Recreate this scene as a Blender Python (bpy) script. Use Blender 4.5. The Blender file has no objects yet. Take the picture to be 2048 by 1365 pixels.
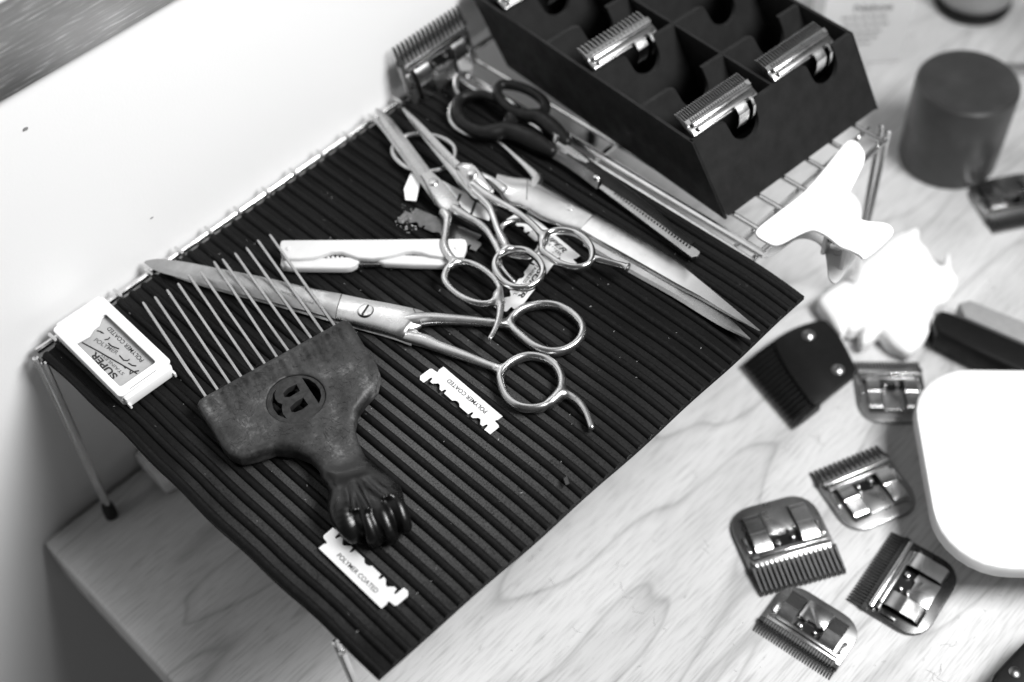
import bpy, bmesh, math, random
import numpy as np
from mathutils import Vector, Matrix

# ------------------------------------------------------------------ camera, world, lights
random.seed(7); np.random.seed(7)
SC = bpy.context.scene
COL = SC.collection
MM = 0.001
YAW, PITCH, ROLL, FPX = math.radians(42.5713), math.radians(51.4309), math.radians(4.3955), 2554.3
CAM = Vector((0.0, 0.0, 0.46602))          # origin: on the rubber mat's level, below the camera
_f = Vector((math.sin(YAW) * math.cos(PITCH), math.cos(YAW) * math.cos(PITCH), -math.sin(PITCH)))
_r = Vector((math.cos(YAW), -math.sin(YAW), 0.0))
_d = _f.cross(_r)
RIGHT = math.cos(ROLL) * _r + math.sin(ROLL) * _d
DOWN = -math.sin(ROLL) * _r + math.cos(ROLL) * _d
FWD = _f
cd = bpy.data.cameras.new('camera')
cam = bpy.data.objects.new('camera', cd)
COL.objects.link(cam)
M3 = Matrix((RIGHT, -DOWN, -FWD)).transposed()
cam.matrix_world = Matrix.Translation(CAM) @ M3.to_4x4()
cd.sensor_width = 36.0
cd.lens = 36.0 * FPX / 2048.0
cd.clip_start, cd.clip_end = 0.01, 50.0
cd.dof.use_dof = True
cd.dof.focus_distance = 0.575
cd.dof.aperture_fstop = 4.1
cd.dof.aperture_blades = 7
SC.camera = cam

world = bpy.data.worlds.new('World')
SC.world = world
world.use_nodes = True
world.node_tree.nodes['Background'].inputs[0].default_value = (0.5, 0.5, 0.5, 1)
world.node_tree.nodes['Background'].inputs[1].default_value = 0.17


def area_light(name, loc, target, sx, sy, power, spread=180):
    l = bpy.data.lights.new(name, 'AREA')
    l.shape = 'RECTANGLE'; l.size = sx; l.size_y = sy; l.energy = power
    l.color = (1, 1, 1); l.spread = math.radians(spread)
    o = bpy.data.objects.new(name, l)
    COL.objects.link(o)
    o.location = loc
    o.rotation_euler = (Vector(target) - Vector(loc)).to_track_quat('-Z', 'Y').to_euler()
    return o


area_light('ceiling_lamp', (0.50, -0.24, 0.74), (0.10, 0.30, 0.02), 0.44, 0.30, 8.6, 125)
SC.view_settings.view_transform = 'Standard'
SC.view_settings.look = 'None'
SC.view_settings.exposure = 0.0
SC.view_settings.gamma = 1.0
SC.view_settings.use_curve_mapping = False
SC.render.engine = 'CYCLES'
SC.cycles.use_denoising = True
SC.cycles.max_bounces = 8
SC.cycles.glossy_bounces = 5
SC.cycles.sample_clamp_indirect = 6.0

# ------------------------------------------------------------------ helpers
TZ = -0.130            # table top height (mat level is 0)
WALLY = 0.446


def px(u, v, z):
    """point on the horizontal plane z seen at photo pixel (u, v)"""
    d = RIGHT * (u - 1024.0) + DOWN * (v - 682.5) + FWD * FPX
    t = (z - CAM.z) / d.z
    return CAM + d * t


def pxy(u, v, y):
    d = RIGHT * (u - 1024.0) + DOWN * (v - 682.5) + FWD * FPX
    t = (y - CAM.y) / d.y
    return CAM + d * t


LOCAL = set()      # empties whose parts are built in their own frame


def tag(o, label=None, cat=None, group=None, kind=None):
    if label: o['label'] = label
    if cat: o['category'] = cat
    if group: o['group'] = group
    if kind: o['kind'] = kind
    return o


def empty(name, loc, label=None, cat=None, group=None):
    o = bpy.data.objects.new(name, None)
    o.empty_display_size = 0.01
    COL.objects.link(o)
    o.location = loc
    return tag(o, label, cat, group)


def link(name, me, mat, parent=None, smooth=True, sharp=35):
    o = bpy.data.objects.new(name, me)
    COL.objects.link(o)
    if mat is not None and len(me.materials) == 0:
        me.materials.append(mat)
    if smooth:
        me.polygons.foreach_set('use_smooth', [True] * len(me.polygons))
        if sharp:
            me.set_sharp_from_angle(angle=math.radians(sharp))
    if parent is not None:
        o.parent = parent
        if parent.type == 'EMPTY':
            o.matrix_parent_inverse = Matrix.Translation(parent.location).inverted() if parent.name not in LOCAL else Matrix()
    return o


def bm_obj(name, bm, mat, parent=None, smooth=True, sharp=35):
    bmesh.ops.recalc_face_normals(bm, faces=bm.faces[:])
    me = bpy.data.meshes.new(name)
    bm.to_mesh(me); bm.free()
    return link(name, me, mat, parent, smooth, sharp)


def pyd(name, verts, faces, mat, parent=None, smooth=True, sharp=35):
    me = bpy.data.meshes.new(name)
    me.from_pydata([tuple(v) for v in verts], [], faces)
    bm = bmesh.new(); bm.from_mesh(me)
    bmesh.ops.recalc_face_normals(bm, faces=bm.faces[:])
    bm.to_mesh(me); bm.free()
    return link(name, me, mat, parent, smooth, sharp)


def prism_bm(pts, z0, z1, bevel=0.0, seg=2, bm=None):
    """extrude a polygon (2D/3D points; their own z is ignored) from z0 to z1"""
    own = bm is None
    if own: bm = bmesh.new()
    lo = [bm.verts.new((p[0], p[1], z0)) for p in pts]
    hi = [bm.verts.new((p[0], p[1], z1)) for p in pts]
    n = len(pts)
    fs = [bm.faces.new(hi), bm.faces.new(lo[::-1])]
    for i in range(n):
        fs.append(bm.faces.new((lo[i], lo[(i + 1) % n], hi[(i + 1) % n], hi[i])))
    bmesh.ops.recalc_face_normals(bm, faces=fs)
    if bevel > 0:
        ed = list({e for f in fs[:2] for e in f.edges})
        bmesh.ops.bevel(bm, geom=ed, offset=bevel, segments=seg, profile=0.5, affect='EDGES', clamp_overlap=True)
    return bm


def box_bm(bm, c, s, rot=None, bevel=0.0, seg=2):
    """box with centre c, size s; rot is a 3x3"""
    vs = []
    for dx in (-.5, .5):
        for dy in (-.5, .5):
            for dz in (-.5, .5):
                p = Vector((dx * s[0], dy * s[1], dz * s[2]))
                if rot is not None: p = rot @ p
                vs.append(bm.verts.new(p + Vector(c)))
    idx = [(0, 1, 3, 2), (4, 6, 7, 5), (0, 4, 5, 1), (2, 3, 7, 6), (0, 2, 6, 4), (1, 5, 7, 3)]
    fs = [bm.faces.new([vs[i] for i in f]) for f in idx]
    if bevel > 0:
        ed = list({e for f in fs for e in f.edges})
        bmesh.ops.bevel(bm, geom=ed, offset=bevel, segments=seg, profile=0.5, affect='EDGES')
    return bm


def catmull(pts, n=6, closed=False):
    P = np.array(pts, float)
    N = len(P)
    out = []
    rng = range(N) if closed else range(N - 1)
    for i in rng:
        if closed:
            p0, p1, p2, p3 = P[(i - 1) % N], P[i], P[(i + 1) % N], P[(i + 2) % N]
        else:
            p0, p1, p2, p3 = P[max(i - 1, 0)], P[i], P[i + 1], P[min(i + 2, N - 1)]
        for k in range(n):
            t = k / n
            out.append(0.5 * ((2 * p1) + (-p0 + p2) * t + (2 * p0 - 5 * p1 + 4 * p2 - p3) * t * t + (-p0 + 3 * p1 - 3 * p2 + p3) * t ** 3))
    if not closed: out.append(P[-1])
    return np.array(out)


def tube_bm(bm, pts, rad, n=8, closed=False, flat=1.0, up=(0, 0, 1), caps=True):
    pts = [Vector(p) for p in pts]
    N = len(pts)
    rad = rad if hasattr(rad, '__len__') else [rad] * N
    rings = []
    up = Vector(up)
    side = None
    for i, p in enumerate(pts):
        a = pts[(i - 1) % N] if (closed or i > 0) else p
        b = pts[(i + 1) % N] if (closed or i < N - 1) else p
        t = (b - a).normalized()
        s = t.cross(up)
        if s.length < 1e-3:
            s = side if side is not None else t.cross(Vector((1, 0, 0)))
        s.normalize(); side = s
        w = s.cross(t).normalized()
        rings.append([bm.verts.new(p + s * (math.cos(2 * math.pi * k / n) * rad[i]) + w * (math.sin(2 * math.pi * k / n) * rad[i] * flat)) for k in range(n)])
    for i in range(N if closed else N - 1):
        A, B = rings[i], rings[(i + 1) % N]
        for k in range(n):
            bm.faces.new((A[k], A[(k + 1) % n], B[(k + 1) % n], B[k]))
    if caps and not closed:
        bm.faces.new(rings[0]); bm.faces.new(rings[-1][::-1])
    return bm


def lathe_bm(bm, prof, c, n=48):
    """prof: (r, z) from bottom to top; closed with fans"""
    c = Vector(c)
    rings = []
    for r, z in prof:
        if r < 1e-7:
            rings.append([bm.verts.new(c + Vector((0, 0, z)))])
        else:
            rings.append([bm.verts.new(c + Vector((r * math.cos(2 * math.pi * k / n), r * math.sin(2 * math.pi * k / n), z))) for k in range(n)])
    for A, B in zip(rings, rings[1:]):
        for k in range(n):
            a0, a1 = A[k % len(A)], A[(k + 1) % len(A)]
            b0, b1 = B[k % len(B)], B[(k + 1) % len(B)]
            vs = []
            for v in (a0, a1, b1, b0):
                if v not in vs: vs.append(v)
            if len(vs) > 2: bm.faces.new(vs)
    return bm


def fill_curve(name, loops, z0, z1, mat, parent=None, bevel=0.0, sharp=30):
    """flat plate with holes: first loop outer, rest holes (world XY)"""
    cu = bpy.data.curves.new(name, 'CURVE')
    cu.dimensions = '2D'; cu.fill_mode = 'BOTH'
    cu.extrude = max((z1 - z0) / 2 - bevel, 1e-5); cu.bevel_depth = bevel; cu.bevel_resolution = 1
    for lp in loops:
        s = cu.splines.new('POLY'); s.points.add(len(lp) - 1)
        for p, q in zip(s.points, lp): p.co = (q[0], q[1], 0, 1)
        s.use_cyclic_u = True
    o = bpy.data.objects.new(name + '_tmp', cu); COL.objects.link(o)
    dg = bpy.context.evaluated_depsgraph_get()
    me = bpy.data.meshes.new_from_object(o.evaluated_get(dg))
    bpy.data.objects.remove(o); bpy.data.curves.remove(cu)
    me.transform(Matrix.Translation((0, 0, (z0 + z1) / 2)))
    me.name = name
    me.materials.clear()
    return link(name, me, mat, parent, True, sharp)


def text_mesh(name, s, p0, p1, height, mat, parent=None, upside=1, extrude=0.02 * MM, shear=0.0, bold=0.0, normal=(0, 0, 1)):
    """text whose baseline runs from p0 to p1 (3D); height = cap height in m"""
    cu = bpy.data.curves.new(name, 'FONT')
    cu.body = s; cu.size = 1.0; cu.shear = shear; cu.offset = bold; cu.extrude = 0.0
    o = bpy.data.objects.new(name + '_tmp', cu); COL.objects.link(o)
    dg = bpy.context.evaluated_depsgraph_get()
    me = bpy.data.meshes.new_from_object(o.evaluated_get(dg))
    bpy.data.objects.remove(o); bpy.data.curves.remove(cu)
    n = len(me.vertices)
    co = np.empty(n * 3); me.vertices.foreach_get('co', co); co = co.reshape(-1, 3)
    x0, x1 = co[:, 0].min(), co[:, 0].max()
    p0, p1 = Vector(p0), Vector(p1)
    ex = (p1 - p0); L = ex.length; ex.normalize()
    ey = Vector(normal).cross(ex).normalized() * upside
    sx = L / (x1 - x0); sy = height / 0.70
    new = [p0 + ex * ((c[0] - x0) * sx) + ey * (c[1] * sy) for c in co]
    me.vertices.foreach_set('co', np.array([tuple(v) for v in new]).ravel())
    me.materials.clear(); me.name = name
    me.update()
    return link(name, me, mat, parent, False)


# ---- signed distance modelling (surface nets)
class Vol:
    def __init__(self, lo, hi, h):
        self.lo = np.array(lo, float); self.h = h
        self.n = np.maximum(np.ceil((np.array(hi) - self.lo) / h).astype(int) + 1, 4)
        self.D = np.full(self.n, 1.0)

    def axes(self, a, b):
        return [self.lo[k] + self.h * np.arange(a[k], b[k]) for k in range(3)]

    def win(self, lo, hi, pad):
        a = np.clip(np.floor((np.array(lo) - pad - self.lo) / self.h).astype(int), 0, self.n - 1)
        b = np.clip(np.ceil((np.array(hi) + pad - self.lo) / self.h).astype(int) + 1, 1, self.n)
        return a, b

    def chain(self, pts, rad, zs=1.0):
        """distance field of a polyline with varying radius; zs > 1 flattens in z"""
        F = np.full(self.n, 1.0)
        P = np.array(pts, float); R = np.array(rad, float)
        for i in range(len(P) - 1):
            p, q, r0, r1 = P[i], P[i + 1], R[i], R[i + 1]
            m = max(r0, r1) + 0.004
            a, b = self.win(np.minimum(p, q), np.maximum(p, q), m)
            if np.any(b <= a): continue
            X, Y, Z = np.meshgrid(*self.axes(a, b), indexing='ij')
            v = q - p; v = v * np.array([1, 1, zs])
            wx, wy, wz = X - p[0], Y - p[1], (Z - p[2]) * zs
            t = np.clip((wx * v[0] + wy * v[1] + wz * v[2]) / max(v @ v, 1e-14), 0, 1)
            d = np.sqrt((wx - t * v[0]) ** 2 + (wy - t * v[1]) ** 2 + (wz - t * v[2]) ** 2) - (r0 + (r1 - r0) * t)
            sl = tuple(slice(x, y) for x, y in zip(a, b))
            F[sl] = np.minimum(F[sl], d)
        return F

    def union(self, F, k=0.0):
        if k <= 0:
            self.D = np.minimum(self.D, F); return
        h = np.maximum(k - np.abs(self.D - F), 0) / k
        self.D = np.minimum(self.D, F) - h * h * k * 0.25

    def cut(self, F, k=0.0):
        if k <= 0:
            self.D = np.maximum(self.D, -F); return
        h = np.maximum(k - np.abs(self.D + F), 0) / k
        self.D = np.maximum(self.D, -F) + h * h * k * 0.25

    def poly2d(self, pts):
        xs, ys, _ = self.axes((0, 0, 0), self.n)
        X, Y = np.meshgrid(xs, ys, indexing='ij')
        P = np.array([(p[0], p[1]) for p in pts])
        d = np.full(X.shape, 1e9); s = np.ones(X.shape)
        N = len(P)
        for i in range(N):
            a, b = P[i], P[i - 1]
            e = b - a; wx, wy = X - a[0], Y - a[1]
            t = np.clip((wx * e[0] + wy * e[1]) / max(e @ e, 1e-16), 0, 1)
            d = np.minimum(d, (wx - e[0] * t) ** 2 + (wy - e[1] * t) ** 2)
            c1 = Y >= a[1]; c2 = Y < b[1]; c3 = e[0] * wy > e[1] * wx
            flip = (c1 & c2 & c3) | (~c1 & ~c2 & ~c3)
            s = np.where(flip, -s, s)
        return s * np.sqrt(d)

    def extrude(self, d2, zc, hz, r):
        """rounded extrusion; zc may be a 2D array"""
        _, _, zs = self.axes((0, 0, 0), self.n)
        zc = np.asarray(zc, float)
        q = np.abs(zs[None, None, :] - (zc[:, :, None] if zc.ndim == 2 else zc)) - hz + r
        a = d2[:, :, None] + r
        return np.minimum(np.maximum(a, q), 0) + np.sqrt(np.maximum(a, 0) ** 2 + np.maximum(q, 0) ** 2) - r

    def mesh(self, name, mat, parent=None, sharp=0, smooth=4):
        D = self.D; n = self.n
        ins = D < 0
        c = [np.arange(k - 1) for k in n]
        cnt = np.zeros(n - 1); acc = np.zeros(tuple(n - 1) + (3,))
        corners = [(i, j, k) for i in (0, 1) for j in (0, 1) for k in (0, 1)]

        def sub(A, o): return A[o[0]:n[0] - 1 + o[0], o[1]:n[1] - 1 + o[1], o[2]:n[2] - 1 + o[2]]
        for o in corners:
            for ax in range(3):
                if o[ax]: continue
                o2 = list(o); o2[ax] = 1
                da, db = sub(D, o), sub(D, o2)
                m = (da < 0) != (db < 0)
                t = np.where(m, da / np.where(m, da - db, 1), 0)
                cnt += m
                for k in range(3):
                    base = o[k]
                    acc[..., k] += np.where(m, base + (t if k == ax else 0), 0)
        act = cnt > 0
        idx = -np.ones(tuple(n - 1), int)
        loc = np.argwhere(act)
        idx[act] = np.arange(len(loc))
        V = self.lo + self.h * (loc + acc[act] / cnt[act][:, None])
        Q = []
        for ax in range(3):
            b, cc = [(1, 2), (2, 0), (0, 1)][ax]
            s0 = [slice(None)] * 3; s1 = [slice(None)] * 3
            s0[ax] = slice(0, n[ax] - 1); s1[ax] = slice(1, n[ax])
            ch = ins[tuple(s0)] != ins[tuple(s1)]
            E = np.argwhere(ch)
            ok = (E[:, b] > 0) & (E[:, b] < n[b] - 1) & (E[:, cc] > 0) & (E[:, cc] < n[cc] - 1)
            E = E[ok]
            if not len(E): continue
            first = ins[tuple(E.T)]
            def cell(db, dc):
                F = E.copy(); F[:, b] += db; F[:, cc] += dc
                return idx[tuple(F.T)]
            q = np.stack([cell(-1, -1), cell(0, -1), cell(0, 0), cell(-1, 0)], 1)
            q = np.where(first[:, None], q, q[:, ::-1])
            Q.append(q)
        Q = np.concatenate(Q)
        if smooth:
            Ei = np.concatenate([Q[:, [0, 1]], Q[:, [1, 2]], Q[:, [2, 3]], Q[:, [3, 0]]])
            deg = np.bincount(Ei.ravel(), minlength=len(V)).astype(float)[:, None]
            for lam in (.5, -.52) * smooth:
                acc2 = np.zeros_like(V)
                for k in range(3):
                    acc2[:, k] = np.bincount(Ei[:, 0], V[Ei[:, 1], k], len(V)) + np.bincount(Ei[:, 1], V[Ei[:, 0], k], len(V))
                V = V + lam * (acc2 / np.maximum(deg, 1) - V)
        me = bpy.data.meshes.new(name)
        me.vertices.add(len(V)); me.vertices.foreach_set('co', V.ravel())
        me.loops.add(len(Q) * 4); me.loops.foreach_set('vertex_index', Q.ravel())
        me.polygons.add(len(Q)); me.polygons.foreach_set('loop_start', np.arange(len(Q)) * 4)
        me.update(calc_edges=True); me.validate()
        return link(name, me, mat, parent, True, sharp)


# ------------------------------------------------------------------ materials
class NB:
    def __init__(self, name):
        self.m = bpy.data.materials.new(name); self.m.use_nodes = True
        self.nt = self.m.node_tree
        self.b = self.nt.nodes['Principled BSDF']

    def node(self, t, **kw):
        n = self.nt.nodes.new(t)
        for k, v in kw.items(): setattr(n, k, v)
        return n

    def lk(self, a, b): self.nt.links.new(a, b)

    def coords(self, scale=(1, 1, 1), rot=(0, 0, 0), kind='Object'):
        t = self.node('ShaderNodeTexCoord'); m = self.node('ShaderNodeMapping')
        m.inputs['Scale'].default_value = scale; m.inputs['Rotation'].default_value = rot
        self.lk(t.outputs[kind], m.inputs['Vector'])
        return m.outputs['Vector']

    def noise(self, vec, scale=1.0, detail=4, rough=0.55, dist=0.0):
        n = self.node('ShaderNodeTexNoise')
        n.inputs['Scale'].default_value = scale; n.inputs['Detail'].default_value = detail
        n.inputs['Roughness'].default_value = rough; n.inputs['Distortion'].default_value = dist
        self.lk(vec, n.inputs['Vector'])
        return n.outputs['Fac']

    def ramp(self, fac, stops):
        r = self.node('ShaderNodeValToRGB'); e = r.color_ramp.elements
        while len(e) > 1: e.remove(e[-1])
        for i, (p, v) in enumerate(stops):
            x = e[0] if i == 0 else e.new(p)
            x.position = p; x.color = (v, v, v, 1)
        self.lk(fac, r.inputs['Fac'])
        return r.outputs['Color']

    def math(self, op, a, b=None):
        n = self.node('ShaderNodeMath', operation=op)
        for i, x in enumerate((a, b)):
            if x is None: continue
            if isinstance(x, (int, float)): n.inputs[i].default_value = x
            else: self.lk(x, n.inputs[i])
        return n.outputs[0]

    def bump(self, h, strength=0.2, dist=0.0002):
        n = self.node('ShaderNodeBump')
        n.inputs['Strength'].default_value = strength; n.inputs['Distance'].default_value = dist
        self.lk(h, n.inputs['Height']); self.lk(n.outputs['Normal'], self.b.inputs['Normal'])


def simple(name, v, rough=0.5, metal=0.0, spec=0.5, var=0.0, vscale=150, bump=0.0, bscale=900, bdist=0.0001, coat=0.0):
    n = NB(name)
    n.b.inputs['Roughness'].default_value = rough; n.b.inputs['Metallic'].default_value = metal
    n.b.inputs['Specular IOR Level'].default_value = spec
    n.b.inputs['Base Color'].default_value = (v, v, v, 1)
    n.b.inputs['Coat Weight'].default_value = coat
    if var > 0:
        f = n.noise(n.coords(), vscale, 5, 0.6)
        n.lk(n.ramp(f, [(0.3, max(v - var, 0)), (0.7, v + var)]), n.b.inputs['Base Color'])
        n.lk(n.ramp(f, [(0.3, min(rough + .1, 1)), (0.7, max(rough - .08, .03))]), n.b.inputs['Roughness'])
    if bump > 0:
        n.bump(n.noise(n.coords(), bscale, 3, 0.6), bump, bdist)
    return n.m


def steel(name, v=0.72, rough=0.22, var=0.08, streak=0.0, rotz=0.0, bump=0.06):
    n = NB(name)
    n.b.inputs['Metallic'].default_value = 1.0
    f = n.noise(n.coords(), 90, 6, 0.65)
    f2 = n.noise(n.coords((60, 900, 300), (0, 0, rotz)), 1.0, 4, 0.6)
    mixv = n.math('ADD', n.math('MULTIPLY', f, 0.85), n.math('MULTIPLY', f2, 0.15))
    n.lk(n.ramp(mixv, [(0.3, v - var), (0.7, min(v + var, .95))]), n.b.inputs['Base Color'])
    n.lk(n.ramp(mixv, [(0.3, rough + .10), (0.72, max(rough - .06, .04))]), n.b.inputs['Roughness'])
    n.bump(f2, bump, 0.000012)
    return n.m


def wood_material():
    n = NB('maple_wood')
    v = n.coords((1.5, 8.5, 1.0))
    warp = n.noise(v, 1.0, 3, 0.5, 0.35)
    rings = n.math('MULTIPLY', warp, 15.0)
    saw = n.math('FRACT', rings)
    line = n.ramp(saw, [(0.0, 0.60), (0.05, 0.82), (0.16, 1.0), (0.82, 1.0), (0.96, 0.93), (1.0, 0.60)])
    patch = n.noise(n.coords((5, 26, 1)), 1.0, 3, 0.5)
    pore = n.noise(n.coords((55, 900, 1)), 1.0, 4, 0.6)
    fleck = n.noise(n.coords((120, 420, 1)), 1.0, 2, 0.5)
    blot = n.noise(n.coords((16, 20, 1)), 1.0, 4, 0.6)
    base = n.ramp(patch, [(0.3, 0.50), (0.72, 0.66)])
    mx = n.node('ShaderNodeMix', data_type='RGBA', blend_type='MULTIPLY'); mx.inputs[0].default_value = 0.80
    n.lk(base, mx.inputs[6]); n.lk(line, mx.inputs[7])
    m2 = n.node('ShaderNodeMix', data_type='RGBA', blend_type='MULTIPLY'); m2.inputs[0].default_value = 1.0
    n.lk(mx.outputs[2], m2.inputs[6]); n.lk(n.ramp(pore, [(0.30, 0.72), (0.5, 1.0), (0.8, 1.08)]), m2.inputs[7])
    m3 = n.node('ShaderNodeMix', data_type='RGBA', blend_type='MULTIPLY'); m3.inputs[0].default_value = 0.7
    n.lk(m2.outputs[2], m3.inputs[6]); n.lk(n.ramp(fleck, [(0.20, 0.55), (0.30, 1.0)]), m3.inputs[7])
    m4 = n.node('ShaderNodeMix', data_type='RGBA', blend_type='MULTIPLY'); m4.inputs[0].default_value = 0.8
    n.lk(m3.outputs[2], m4.inputs[6]); n.lk(n.ramp(blot, [(0.25, 0.78), (0.45, 1.0)]), m4.inputs[7])
    n.lk(m4.outputs[2], n.b.inputs['Base Color'])
    n.b.inputs['Roughness'].default_value = 0.42
    n.b.inputs['Specular IOR Level'].default_value = 0.35
    n.bump(pore, 0.12, 0.0001)
    return n.m


def brushed_strip():
    n = NB('brushed_aluminium')
    n.b.inputs['Metallic'].default_value = 1.0
    f = n.noise(n.coords((55, 200, 900)), 1.0, 3, 0.6)
    f2 = n.noise(n.coords((22, 50, 50)), 1.0, 3, 0.6)
    n.lk(n.ramp(f, [(0.0, 0.40), (0.50, 0.50), (0.58, 0.62), (0.66, 0.98)]), n.b.inputs['Base Color'])
    n.lk(n.ramp(f2, [(0.3, 0.50), (0.7, 0.32)]), n.b.inputs['Roughness'])
    n.bump(f, 0.35, 0.00015)
    return n.m


def mat_rubber(dusty):
    n = NB('rubber_valley' if dusty else 'rubber_rib')
    f = n.noise(n.coords((1, 1, 1)), 1500, 3, 0.7)
    g = n.noise(n.coords((9, 7, 1)), 1.0, 3, 0.6)
    h = n.noise(n.coords(), 500, 4, 0.7)
    if dusty:
        col = n.ramp(f, [(0.30, 0.002), (0.46, 0.008), (0.66, 0.014)])
        m = n.node('ShaderNodeMix', data_type='RGBA', blend_type='MULTIPLY'); m.inputs[0].default_value = 1.0
        n.lk(col, m.inputs[6]); n.lk(n.ramp(g, [(0.35, 0.30), (0.65, 1.15)]), m.inputs[7])
        # dust and clippings gather on the mat around the pick's handle
        dc = px(800, 890, 0.0)
        tc = n.node('ShaderNodeTexCoord'); vd = n.node('ShaderNodeVectorMath', operation='DISTANCE'); vd.inputs[1].default_value = tuple(dc)
        n.lk(tc.outputs['Object'], vd.inputs[0])
        wob = n.math('ADD', vd.outputs['Value'], n.math('MULTIPLY', n.math('SUBTRACT', n.noise(n.coords(), 30, 4, .6), 0.5), 0.05))
        boost = n.ramp(wob, [(0.0, 1.0), (0.04, 0.75), (0.10, 0.0)])
        sp = n.ramp(f, [(0.36, 0.010), (0.47, 0.055), (0.66, 0.085)])
        m_ = n.node('ShaderNodeMix', data_type='RGBA', blend_type='MIX'); n.lk(boost, m_.inputs[0])
        n.lk(m.outputs[2], m_.inputs[6]); n.lk(sp, m_.inputs[7])
        n.lk(m_.outputs[2], n.b.inputs['Base Color'])
        n.b.inputs['Roughness'].default_value = 0.8
        n.b.inputs['Specular IOR Level'].default_value = 0.1
    else:
        col = n.ramp(h, [(0.35, 0.003), (0.55, 0.0045), (0.75, 0.010)])
        n.lk(col, n.b.inputs['Base Color'])
        n.b.inputs['Roughness'].default_value = 0.55
        n.b.inputs['Specular IOR Level'].default_value = 0.12
    n.bump(f, 0.2, 0.0001)
    return n.m


def dusty_plastic():
    n = NB('scuffed_black_plastic')
    v = n.coords()
    big = n.noise(v, 42, 6, 0.68)
    mid = n.noise(v, 170, 5, 0.7)
    fine = n.noise(v, 900, 4, 0.75)
    w1 = n.noise(n.coords((260, 2600, 900), (0, 0, 0.5)), 1.0, 2, 0.5, 0.6)
    w2 = n.noise(n.coords((2400, 240, 900), (0, 0, 0.3)), 1.0, 2, 0.5, 0.6)
    att = n.node('ShaderNodeAttribute'); att.attribute_name = 'clean'
    dirt = n.math('SUBTRACT', 1.0, att.outputs['Fac'])
    d = n.math('MULTIPLY', n.math('MULTIPLY', n.math('SUBTRACT', big, 0.30), 2.6), n.math('ADD', n.math('MULTIPLY', mid, 1.0), n.math('MULTIPLY', fine, 0.9)))
    d = n.math('MULTIPLY', d, dirt)
    col = n.ramp(d, [(0.05, 0.0030), (0.35, 0.010), (0.75, 0.038), (1.0, 0.11)])
    m = n.node('ShaderNodeMix', data_type='RGBA', blend_type='MULTIPLY'); n.lk(dirt, m.inputs[0])
    n.lk(col, m.inputs[6]); n.lk(n.ramp(n.math('MINIMUM', w1, w2), [(0.29, 0.2), (0.36, 1.0)]), m.inputs[7])
    n.lk(m.outputs[2], n.b.inputs['Base Color'])
    rgh = n.math('SUBTRACT', n.math('ADD', n.math('MULTIPLY', big, 0.35), 0.30), n.math('MULTIPLY', att.outputs['Fac'], 0.20))
    n.lk(rgh, n.b.inputs['Roughness'])
    n.b.inputs['Specular IOR Level'].default_value = 0.36
    n.bump(n.math('MULTIPLY', fine, dirt), 0.3, 0.00012)
    return n.m


def case_window():
    n = NB('clear_plastic')
    n.b.inputs['Base Color'].default_value = (.9, .9, .9, 1)
    n.b.inputs['Roughness'].default_value = 0.12
    n.b.inputs['Alpha'].default_value = 0.16
    return n.m


M = {}
M['wood'] = wood_material()
M['wall'] = simple('wall_paint', 0.77, 0.6, 0, 0.3, bump=0.25, bscale=700, bdist=0.0002)
M['strip'] = brushed_strip()
M['valley'] = mat_rubber(True)
M['rib'] = mat_rubber(False)
M['chrome'] = steel('chrome_wire', 0.68, 0.14, 0.10)
M['satin'] = steel('satin_steel', 0.52, 0.25, 0.07, rotz=0.4)
M['satin2'] = steel('polished_steel', 0.56, 0.18, 0.07, rotz=0.9)
M['bright'] = steel('bright_steel', 0.86, 0.20, 0.05, rotz=0.6)
M['dull'] = steel('dull_steel', 0.42, 0.30, 0.10, rotz=0.6)
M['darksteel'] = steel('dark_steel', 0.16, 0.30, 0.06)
M['blacksteel'] = steel('black_steel', 0.05, 0.28, 0.02)
M['plate'] = steel('blade_plate_steel', 0.40, 0.28, 0.12, rotz=1.1, bump=0.12)
M['platedark'] = steel('dark_plate_steel', 0.10, 0.25, 0.04)
M['arm'] = steel('spring_steel', 0.62, 0.17, 0.10, bump=0.12)
M['teeth'] = simple('tooth_steel', 0.035, 0.38, 0.3, 0.5, var=0.01)
M['razor'] = steel('razor_blade_steel', 0.93, 0.42, 0.02, rotz=0.9, bump=0.02)
M['comb'] = dusty_plastic()
M['fist'] = simple('fist_plastic', 0.016, 0.27, 0, 0.5, var=0.006, vscale=160, bump=0.12, bscale=900)
M['emblem'] = simple('emblem_plastic', 0.016, 0.5, 0, 0.3, var=0.008, vscale=500, bump=0.2)
M['white'] = simple('white_plastic', 0.77, 0.35, 0, 0.5, var=0.02, vscale=80)
M['ivory'] = simple('ivory_plastic', 0.58, 0.30, 0, 0.5, var=0.05, vscale=60)
M['black'] = simple('black_plastic', 0.006, 0.42, 0, 0.22, var=0.003, vscale=200, bump=0.08)
M['trayblack'] = simple('tray_plastic', 0.012, 0.55, 0, 0.18, var=0.004, vscale=120, bump=0.15, bscale=600)
M['grey'] = simple('grey_plastic', 0.036, 0.35, 0, 0.5, var=0.01, vscale=60, bump=0.05)
M['midgrey'] = simple('mid_grey_plastic', 0.28, 0.5, var=0.03)
M['ink'] = simple('black_ink', 0.012, 0.6)
M['greyink'] = simple('grey_ink', 0.10, 0.6)
M['paper'] = simple('white_paper', 0.90, 0.8, 0, 0.2, var=0.02)
M['rubber'] = simple('black_rubber', 0.012, 0.6)
M['window'] = case_window()
M['hair'] = simple('hair', 0.010, 0.5)
M['dust'] = simple('pale_dust', 0.42, 0.7)
M['oldpaper'] = simple('cream_paper', 0.74, 0.7, 0, 0.3, var=0.07, vscale=120)
M['label'] = simple('printed_label', 0.62, 0.6, var=0.12, vscale=70)
M['jar'] = simple('frosted_jar', 0.32, 0.35, var=0.03, vscale=40)
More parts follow.
